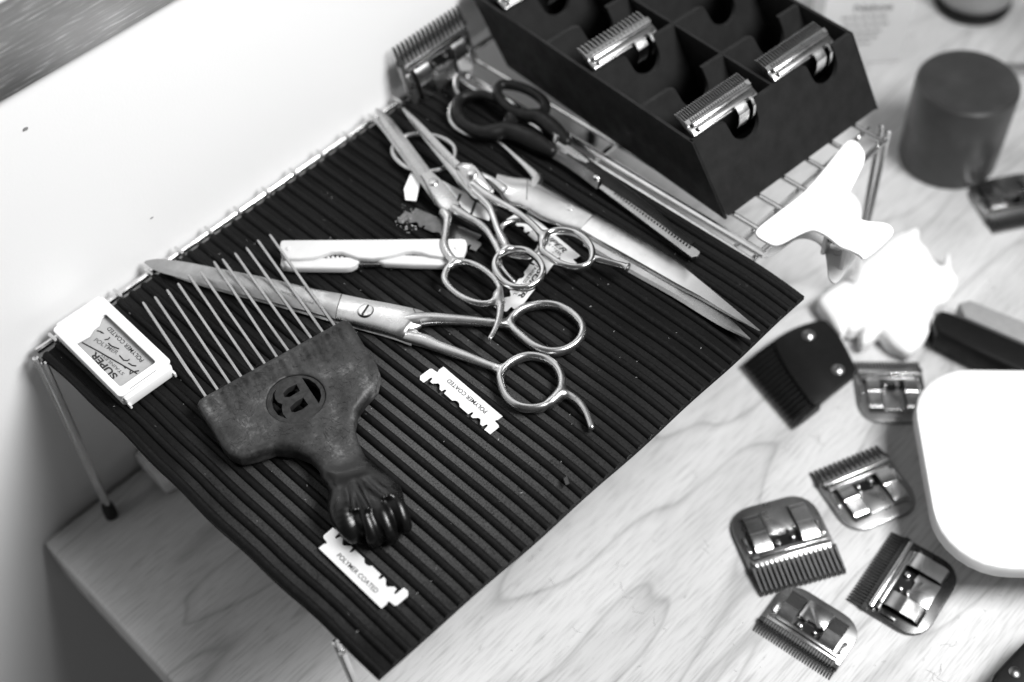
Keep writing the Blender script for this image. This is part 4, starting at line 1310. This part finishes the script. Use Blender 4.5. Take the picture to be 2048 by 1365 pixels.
GT = 'clipper blades standing in the black tray'
def in_tray(k, col, label, teeth, **kw):
    t = clipper_blade(label, GT, teeth, 7, 2.6, open_teeth=True, seated=True, **kw)
    colw = (WT - 2 * th) / 2
    a = th + col * colw + colw * .41
    tl = math.radians(24)
    up = (nv * math.cos(tl) + Vector((0, 0, math.sin(tl)))).normalized()   # teeth point back over the pocket
    fn = ev.cross(up).normalized()
    if fn.z < 0: fn = -fn
    exl = up.cross(fn).normalized()
    base = T3(a, k * PIT + LEAN + .0016, HTR) - up * .0035 - fn * .0012
    m = Matrix((exl, up, fn)).transposed()
    t.matrix_world = Matrix.Translation(base) @ m.to_4x4()
    # tang hanging through the finger notch
    bm = bmesh.new()
    s = 1 if exl.dot(ev) > 0 else -1
    for x, w in ((8.0, 7.0), (15.5, 1.6)):
        P = [(5.2, 4.6), (2.4, 4.8), (-0.6, 3.4), (-2.8, -.6), (-3.4, -4.4)]
        Vt = [(s * x * MM + sx_ * w * MM / 2, y * MM, z * MM) for y, z in P for sx_ in (-1, 1)] + [(s * x * MM + sx_ * w * MM / 2, (y - .3) * MM, (z - 1.0) * MM) for y, z in P for sx_ in (-1, 1)]
        vv = [bm.verts.new(p) for p in Vt]; nP = len(P); m2_ = 2 * nP
        for i in range(nP - 1):
            for f in ((2 * i, 2 * i + 1, 2 * i + 3, 2 * i + 2), (m2_ + 2 * i, m2_ + 2 * i + 2, m2_ + 2 * i + 3, m2_ + 2 * i + 1), (2 * i, 2 * i + 2, m2_ + 2 * i + 2, m2_ + 2 * i), (2 * i + 1, m2_ + 2 * i + 1, m2_ + 2 * i + 3, 2 * i + 3)):
                bm.faces.new([vv[q] for q in f])
        bm.faces.new([vv[q] for q in (0, m2_, m2_ + 1, 1)]); bm.faces.new([vv[q] for q in (m2_ - 2, m2_ - 1, 2 * m2_ - 1, 2 * m2_ - 2)])
    bm_obj('tang', bm, M['bright'], t)
    return t


in_tray(0, 0, 'fine toothed clipper blade in the front pocket next to the thinning scissors', 28)
in_tray(0, 1, 'clipper blade in the front pocket next to the white printed box', 24)
in_tray(2, 0, 'coarse toothed clipper blade in the third pocket from the tray front', 17)
in_tray(4, 0, 'clipper blade in the rearmost tray pocket by the wall', 17)

# blade leaning on the wall behind the tray
k7 = clipper_blade('clipper blade leaning against the wall behind the black tray', 'clipper blades on the shelf', 17, 9, 4.0, open_teeth=True)
pt = pxy(780, 96, WALLY - .004); pt2 = pxy(908, 16, WALLY - .004)
exw = Vector((1, 0, 0)); cx = (pt.x + pt2.x) / 2 + .001
upw = Vector((0, .30, 1)).normalized(); fnw = exw.cross(upw)
mw = Matrix((exw * 1.12, upw, fnw)).transposed()
tipc = Vector((cx, WALLY - .0045, pt.z))
k7.matrix_world = Matrix.Translation(tipc - upw * .021) @ mw.to_4x4()

# ------------------------------------------------------------------ butterfly clamp
O66, S66 = (1400, 250), 2.676
cl = empty('butterfly_clamp', px(1600, 480, .004), 'white plastic butterfly hair clamp clipped on the shelf front wire', 'hair clip')
def U6(l, z): return [px(O66[0] + p[0] / S66, O66[1] + p[1] / S66, z) for p in l]
up_l = [(298, 568), (330, 532), (420, 462), (560, 352), (680, 212), (760, 112), (800, 80), (842, 88), (880, 140), (880, 195), (842, 280), (802, 360), (790, 410), (812, 462), (850, 495), (900, 512), (985, 520), (1025, 540), (1036, 570), (1010, 610), (890, 710), (850, 692), (800, 668), (748, 648), (690, 602), (640, 572), (590, 560), (520, 588), (445, 628), (395, 640), (350, 622), (308, 595)]
ccl = catmull(up_l, 3, True)
bm_obj('upper_wing', prism_bm(U6(ccl, .0105), .0085, .0105, .0007, 3), M['white'], cl, True, 40)
lo_l = [(322, 700), (335, 680), (420, 600), (520, 520), (640, 400), (760, 330), (860, 420), (860, 560), (845, 690), (800, 755), (745, 830), (715, 845), (688, 812), (680, 740), (666, 672), (625, 622), (560, 602), (500, 616), (410, 682), (350, 706)]
M['milky'] = simple('milky_plastic', 0.60, 0.35, 0, 0.5, var=0.02)
bm_obj('lower_wing', prism_bm(U6(catmull(lo_l, 3, True), -.0125), -.0140, -.0125, .0005, 2), M['milky'], cl, True, 40)
hc = U6([(735, 600)], -.002)[0]
bm = bmesh.new()
hd = (U6([(640, 560)], -.002)[0] - U6([(830, 640)], -.002)[0]).normalized()
for k in range(5):
    c = hc + hd * (.0016 * (k - 2))
    ringp = []
    for j in range(20):
        an = 2 * math.pi * j / 20
        ringp.append(c + Vector((-hd.y, hd.x, 0)) * (math.cos(an) * .0036) + Vector((0, 0, math.sin(an) * .0036)))
    tube_bm(bm, ringp, .0007, 6, closed=True)
bm_obj('spring', bm, M['darksteel'], cl)
for q in ((690, 575), (790, 660)):
    P = U6([q], 0)[0]
    bm = bmesh.new(); box_bm(bm, (P.x, P.y, -.0020), (.0022, .0075, .0225), Matrix.Rotation(math.atan2(hd.y, hd.x), 3, 'Z'), bevel=.0006); bm_obj('hinge_lug', bm, M['milky'], cl)
bm = bmesh.new(); lathe_bm(bm, [(0, -.0006), (.0028, -.0006), (.0028, .0004), (.0016, .0004), (.0016, .0010), (0, .0011)], U6([(740, 672)], -.0122)[0], 20); bm_obj('hinge_boss', bm, M['milky'], cl)

# ------------------------------------------------------------------ crumpled tissue
O7, S7 = (1480, 440), 4.267
ti_px = Z4([(655, 745), (690, 690), (820, 600), (980, 450), (1110, 330), (1290, 180), (1380, 150), (1480, 108), (1530, 145), (1522, 222), (1590, 295), (1640, 385), (1708, 440), (1728, 370), (1748, 322), (1788, 345), (1792, 465), (1850, 545), (1830, 630), (1790, 710), (1740, 762), (1660, 785), (1625, 880), (1600, 1000), (1540, 1100), (1440, 1172), (1350, 1150), (1255, 1080), (1182, 1005), (1130, 1055), (1035, 1108), (1003, 1040), (1010, 985), (930, 1000), (895, 960), (890, 1010), (850, 1042), (785, 960), (720, 850)], O7, S7)
zti = TZ + .006
TW = [px(p[0], p[1], zti) for p in catmull(ti_px, 2, True)]
ap = np.array([tuple(p) for p in TW])
v = Vol((ap[:, 0].min() - .008, ap[:, 1].min() - .008, TZ - .002), (ap[:, 0].max() + .008, ap[:, 1].max() + .008, TZ + .045), .0010)
d2 = v.poly2d(TW)
rise = np.clip(-d2 * .35, 0, .007)
F = np.maximum(v.extrude(d2, TZ + .0065 + rise, .0060 + 0 * d2[0, 0], .0035), -1)
F = np.minimum(F, v.extrude(d2 + .006, TZ + .008, .0075, .004))
X, Y, Z = np.meshgrid(*v.axes((0, 0, 0), v.n), indexing='ij')
rg = np.random.RandomState(3)
fold = np.zeros(F.shape)
for k in range(7):
    q = rg.normal(size=3); q /= np.linalg.norm(q)
    wl = rg.uniform(.018, .040)
    ph = rg.uniform(0, 6)
    s_ = (q[0] * X + q[1] * Y + q[2] * Z) / wl * math.pi + ph + 1.2 * np.sin((q[1] * X - q[0] * Y) / .03)
    fold += (np.abs(np.sin(s_)) - .55) * rg.uniform(.6, 1.4)
v.union(F + fold * .0004)
tis = v.mesh('crumpled_tissue', M['paper'], None, 40)
tag(tis, 'crumpled white tissue on the counter in front of the hair clamp', 'tissue')

# ------------------------------------------------------------------ black guide comb with two screws
O7R, S7R = (1400, 650), 1.909
gd = empty('clipper_guard', px(1620, 740, TZ), 'black plastic clipper guard with long teeth and two screws beside the tissue', 'clipper guard')
zg = TZ + .012
def G(l, z): return [px(O7R[0] + p[0] / S7R, O7R[1] + p[1] / S7R, z) for p in l]
bm_obj('guard_body', prism_bm(G(catmull([(285, 62), (330, 25), (400, -5), (470, -20), (500, 0), (545, 60), (590, 150), (592, 180), (575, 205), (510, 255), (440, 305), (400, 265), (340, 180), (300, 110)], 3, True), zg), zg - .004, zg, .0008, 2), M['black'], gd, True, 40)
ga0, ga1 = G([(285, 62), (440, 310)], zg - .001); gb0, gb1 = G([(172, 140), (366, 368)], zg - .003)
for k in range(16):
    s = k / 15
    a, b = ga0.lerp(ga1, s), gb0.lerp(gb1, s)
    bm = bmesh.new()
    d = (b - a); L_ = d.length; d.normalize()
    sd = (ga1 - ga0).normalized()
    w = (ga1 - ga0).length / 16 * .30
    vs = []
    for p, ww, z0, z1 in ((a - d * .004, w, -.007, .000), (a + d * L_ * .6, w, -.0068, -.001), (b, w * .8, -.006, -.003)):
        for sx_ in (-1, 1):
            for zz in (z0, z1): vs.append(bm.verts.new(p + sd * (sx_ * ww) + Vector((0, 0, zz))))
    for i in (0, 4):
        q = vs[i:i + 8]
        for f in ((0, 1, 5, 4), (2, 6, 7, 3), (1, 3, 7, 5), (0, 4, 6, 2)): bm.faces.new([q[j] for j in f])
    bm.faces.new([vs[8], vs[9], vs[11], vs[10]]); bm.faces.new([vs[0], vs[2], vs[3], vs[1]])
    bm_obj('tooth', bm, M['black'], gd, False)
for q in ((415, 40), (527, 172)):
    c = G([q], zg)[0]
    bm = bmesh.new(); lathe_bm(bm, [(0, -.001), (.0036, -.001), (.0036, .0002), (.0028, .0002), (.0027, .0010), (.0016, .0016), (0, .0018)], c, 24); o = bm_obj('screw', bm, M['dull'], gd)
    bm = bmesh.new()
    for an in (.4, .4 + math.pi / 2): box_bm(bm, c + Vector((0, 0, .00178)), (.0030, .0005, .0002), Matrix.Rotation(an, 3, 'Z'))
    bm_obj('cross_slot', bm, M['blacksteel'], o, False)
bm = bmesh.new(); cg = G([(430, 150)], TZ)[0]; box_bm(bm, (cg.x, cg.y, TZ + .004), (.018, .018, .008), Matrix.Rotation(.7, 3, 'Z')); bm_obj('rear_hook', bm, M['black'], gd, False)

# ------------------------------------------------------------------ white tub with lid
tub = empty('plastic_tub', px(1960, 950, TZ), 'white plastic tub with rounded square lid beside the clipper blades', 'tub')
ZL = TZ + .034
a_, b_ = px(1816, 752, ZL), px(1880, 1118, ZL)
dv = (b_ - a_).normalized(); sv = Vector((-dv.y, dv.x, 0))
if (px(2040, 900, ZL) - a_).dot(sv) < 0: sv = -sv
side = (b_ - a_).length + .010
a_ = a_ - dv * .005
cc = a_ + dv * side / 2 + sv * (side * .5 + .0005)
def rsq(half, r, n=8):
    P = []
    for (sx_, sy_, q) in ((1, 1, 0), (-1, 1, 1), (-1, -1, 2), (1, -1, 3)):
        for k in range(n + 1):
            an = math.pi / 2 * (q + k / n)
            x, y = sx_ * (half - r) + math.cos(an) * r, sy_ * (half - r) + math.sin(an) * r
            P.append(cc + dv * x + sv * y)
    return P
def loft(name, rings, mat, parent):
    bm = bmesh.new(); R_ = []
    for pts, z in rings: R_.append([bm.verts.new((p.x, p.y, z)) for p in pts])
    for A_, B_ in zip(R_, R_[1:]):
        for k in range(len(A_)): bm.faces.new((A_[k], A_[(k + 1) % len(A_)], B_[(k + 1) % len(B_)], B_[k]))
    bm.faces.new(R_[0][::-1]); bm.faces.new(R_[-1])
    return bm_obj(name, bm, mat, parent, True, 50)
h = side / 2; r0 = side * .27
loft('tub_body', [(rsq(h - .020, r0 - .010), TZ + .0003), (rsq(h - .018, r0 - .008), TZ + .002), (rsq(h - .004, r0), ZL - .008)], M['milky'], tub)
loft('lid', [(rsq(h - .0005, r0), ZL - .0085), (rsq(h, r0), ZL - .008), (rsq(h, r0), ZL - .001), (rsq(h - .0006, r0), ZL), (rsq(h - .003, r0 - .002), ZL + .0001), (rsq(h - .0045, r0 - .003), ZL - .0009), (rsq(h - .012, r0 - .008), ZL - .0010)], M['white'], tub)

# ------------------------------------------------------------------ dark cap, jar, printed box and other background things
cp = empty('round_cap', (0.624, 0.2440, TZ), 'dark grey round plastic cap standing on the counter beside the tray', 'cap')
bm = bmesh.new()
lathe_bm(bm, [(0, .0002), (.0305, .0002), (.0312, .002), (.0316, .030), (.0318, .060), (.0314, .0625), (.0300, .0640), (.0280, .0634), (.0265, .0630), (.010, .0628), (.0085, .0631), (0, .0631)], (0.624, 0.2440, TZ), 72)
bm_obj('cap_shell', bm, M['grey'], cp, True, 30)

jr = empty('glass_jar', (0.775, 0.318, TZ), 'frosted grey jar standing on a dark base behind the round cap', 'jar')
bm = bmesh.new(); lathe_bm(bm, [(0, .0002), (.0265, .0002), (.0275, .002), (.0275, .006), (.0260, .007), (0, .007)], (0.775, 0.318, TZ), 48); bm_obj('jar_base', bm, M['black'], jr)
bm = bmesh.new(); lathe_bm(bm, [(0, .0071), (.0235, .0071), (.0268, .011), (.0275, .016), (.0275, .080), (.024, .090), (0, .090)], (0.775, 0.318, TZ), 48); bm_obj('jar_body', bm, M['jar'], jr)
bm = bmesh.new(); lathe_bm(bm, [(.0276, .040), (.02775, .040), (.02775, .078), (.0276, .078)], (0.775, 0.318, TZ), 48); bm_obj('jar_label', bm, M['midgrey'], jr)

bx = empty('printed_box', px(1734, 128, TZ), 'white box printed with lines of small text behind the tray', 'box')
q0, q1 = px(1690, 131, TZ), px(1800, 124, TZ)
dq = (q1 - q0).normalized(); nq = Vector((-dq.y, dq.x, 0))
if nq.y < 0: nq = -nq
BWd, BH, BD = .060, .085, .030
q0 = q1 - dq * BWd
bm = prism_bm([q0, q1, q1 + nq * BD, q0 + nq * BD], TZ + .0003, TZ + BH, .001, 2)
bm_obj('carton', bm, M['white'], bx, True, 40)
def boxtext(s, a0, a1, z, hgt, ink):
    o0 = q0 + dq * a0 - nq * .0003; o1 = q0 + dq * a1 - nq * .0003
    text_mesh('print_line', s, Vector((o0.x, o0.y, TZ + z)), Vector((o1.x, o1.y, TZ + z)), hgt, M[ink], bx, 1, bold=.02, normal=-nq)
boxtext('Ilaboe', .013, .047, .060, .008, 'midgrey')
boxtext('Naboe', .020, .046, .046, .006, 'midgrey')
for z, a0, a1 in ((.040, .012, .044), (.034, .014, .046), (.028, .012, .042), (.023, .014, .040), (.018, .013, .036)):
    bm = bmesh.new()
    for k in range(5):
        s0 = a0 + (a1 - a0) * (k + .06) / 5; s1 = a0 + (a1 - a0) * (k + .86) / 5
        P = [q0 + dq * s0 - nq * .0003, q0 + dq * s1 - nq * .0003]
        bm.faces.new([bm.verts.new((p.x, p.y, TZ + zz)) for p, zz in ((P[0], z), (P[1], z), (P[1], z + .0018), (P[0], z + .0018))])
    bm_obj('print_line', bm, M['midgrey'], bx, False)

# steel bar beside the cap
sb_ = empty('steel_clip', px(2035, 140, TZ), 'flat steel hair clip lying behind the round cap', 'hair clip')
a, b = px(2004, 136, TZ + .004), px(2120, 142, TZ + .004)
for dz, nm in ((.0055, 'upper_prong'), (.0012, 'lower_prong')):
    bm = bmesh.new(); d = (b - a).normalized()
    box_bm(bm, Vector(((a.x + b.x) / 2, (a.y + b.y) / 2, TZ + dz)), ((b - a).length, .006, .0016), Matrix.Rotation(math.atan2(d.y, d.x), 3, 'Z'), bevel=.0005)
    bm_obj(nm, bm, M['bright'], sb_)
bm = bmesh.new(); box_bm(bm, Vector((b.x, b.y, TZ + .0034)) - d * .010, (.008, .005, .0028), Matrix.Rotation(math.atan2(d.y, d.x), 3, 'Z')); bm_obj('clip_pivot', bm, M['dull'], sb_)

# black brush lying at the right
br = empty('barber_brush', px(1960, 680, TZ), 'black handled brush with grey bristle block lying behind the white tub', 'brush')
zb_ = TZ + .018
hp = [px(*q, zb_) for q in ((1866, 640), (1872, 624), (1885, 618), (1905, 624), (2110, 712), (2190, 748), (2190, 812), (2100, 770), (1960, 706), (1876, 664))]
bm_obj('brush_handle', prism_bm(hp, TZ + .0004, zb_, .003, 3), M['black'], br, True, 40)
hp2 = [px(*q, TZ + .016) for q in ((1918, 606), (1940, 600), (2060, 648), (2190, 706), (2190, 742), (2060, 690), (1930, 634))]
bm_obj('bristle_block', prism_bm(hp2, TZ + .0006, TZ + .016, .001, 2), M['midgrey'], br, True, 40)

# corner of a black clipper body at the lower right
ck = empty('clipper_case', px(2050, 1340, TZ), 'black plastic clipper body corner at the counter front', 'clipper')
hp = [px(*q, TZ + .02) for q in ((1978, 1372), (1990, 1345), (2030, 1302), (2060, 1272), (2100, 1250), (2180, 1330), (2080, 1440))]
bm_obj('clipper_shell', prism_bm(hp, TZ + .0004, TZ + .02, .003, 3), M['black'], ck, True, 40)
bm = bmesh.new(); lathe_bm(bm, [(0, -.001), (.003, -.001), (.003, .0002), (.002, .0008), (0, .001)], px(2030, 1345, TZ + .02), 20); bm_obj('case_screw', bm, M['darksteel'], ck)

# white carton under the shelf
uc = [px(*q, TZ + .012) for q in ((268, 905), (300, 880), (360, 940), (318, 962), (290, 950))]
bm = prism_bm([px(268, 908, TZ + .012), px(330, 860, TZ + .012), px(400, 930, TZ + .012), px(322, 966, TZ + .012)], TZ + .0003, TZ + .012, .0006, 2)
tag(bm_obj('white_carton', bm, M['paper'], None, True, 40), 'small white carton on the counter underneath the shelf', 'carton')

# ------------------------------------------------------------------ crumbs, hair clippings and dust
def strands(name, pts, mat, label, cat):
    """pts: list of (p, q, radius) tiny prisms"""
    V, F = [], []
    for p, q, r in pts:
        d = (q - p); d.z = 0
        if d.length < 1e-6: continue
        n = Vector((-d.y, d.x, 0)).normalized() * r
        i = len(V)
        for a in (p, q):
            V += [a + n, a - n, a + Vector((0, 0, r * 1.4))]
        F += [(i, i + 1, i + 4, i + 3), (i + 1, i + 2, i + 5, i + 4), (i + 2, i, i + 3, i + 5), (i, i + 2, i + 1), (i + 3, i + 4, i + 5)]
    o = pyd(name, V, F, mat, None, False)
    return tag(o, label, cat, kind='stuff')


rg = random.Random(11)
L = []
for k in range(800):                                    # dark clippings on the pick body
    u, v_ = rg.uniform(400, 760), rg.uniform(650, 920)
    p = px(u, v_, .01205)
    L.append((p, p + Vector((rg.gauss(0, .0018), rg.gauss(0, .0018), 0)), .00005))
from mathutils.geometry import intersect_point_tri_2d
def inside(p, poly):
    c = False; n = len(poly)
    for i in range(n):
        a, b = poly[i], poly[i - 1]
        if (a.y > p.y) != (b.y > p.y) and p.x < (b.x - a.x) * (p.y - a.y) / (b.y - a.y) + a.x: c = not c
    return c
L = [s for s in L if inside(s[0], BW) and inside(s[1], BW) and min((s[0] - EC).xy.length, (s[1] - EC).xy.length) > ER + .001 and min((s[0] - q).xy.length for q in BW) > .004]
strands('hair_clippings', L, M['hair'], 'tiny dark hair clippings stuck on the black pick body', 'hair')
L = []
for k in range(260):                                    # pale dust and lint on the mat
    u, v_ = rg.uniform(MX0 + .005, MX1 - .005), rg.uniform(.205, .428)
    p = Vector((u, v_, RT if rg.random() < .3 else .0002))
    L.append((p, p + Vector((rg.gauss(0, .0005), rg.gauss(0, .0005), 0)), rg.uniform(.00004, .00011)))
strands('lint_specks', L, M['dust'], 'pale lint specks scattered over the ribbed mat', 'lint')
L = []
for (u, v_, n) in ((1070, 1120, 1), (1150, 1255, 1), (1100, 1155, 1), (1260, 1195, 1), (1265, 1220, 1), (1300, 1260, 1), (1870, 1350, 5), (1990, 575, 3), (1635, 880, 3), (1240, 1170, 1), (1420, 1105, 2), (1900, 1290, 2), (1230, 1145, 2)):
    for _ in range(n):
        p = px(u + rg.gauss(0, 5), v_ + rg.gauss(0, 5), TZ + .00005)
        a = rg.uniform(0, 6.28); cur = p
        for s in range(6):
            nx = cur + Vector((math.cos(a), math.sin(a), 0)) * .0009; L.append((cur, nx, .00006)); cur = nx; a += rg.gauss(0.12, .25)
for _ in range(90):
    p = px(rg.uniform(1000, 2040), rg.uniform(800, 1360), TZ + .00005)
    if inside(p, TW): continue
    L.append((p, p + Vector((rg.gauss(0, .0008), rg.gauss(0, .0008), 0)), .00007))
strands('stray_hairs', L, M['hair'], 'stray dark hairs on the pale counter top', 'hair')
# broken foil crumbs behind the razor
V, F = [], []
for k in range(70):
    c = px(rg.gauss(814, 11), rg.gauss(443, 16), RT + .0004); r = rg.uniform(.00015, .00042)
    i = len(V)
    for j in range(4):
        V.append(c + Vector((rg.gauss(0, r), rg.gauss(0, r), abs(rg.gauss(0, r * .6)))))
    F += [(i, i + 1, i + 2), (i, i + 2, i + 3), (i, i + 3, i + 1), (i + 1, i + 3, i + 2)]
tag(pyd('foil_crumbs', V, F, M['bright'], None, False), 'glinting foil crumbs on the mat behind the folding razor', 'crumbs', kind='stuff')
V = [px(*q) for q in ((1127, 958, .0022), (1134, 953, .0026), (1139, 968, .0020), (1132, 971, .0019))]
V2 = [p + Vector((0, 0, .0003)) for p in V]
tag(pyd('plastic_chip', V + V2, [(0, 1, 2, 3), (4, 7, 6, 5), (0, 4, 5, 1), (1, 5, 6, 2), (2, 6, 7, 3), (3, 7, 4, 0)], M['grey'], None, False), 'small grey triangular chip lying near the mat front edge', 'chip')
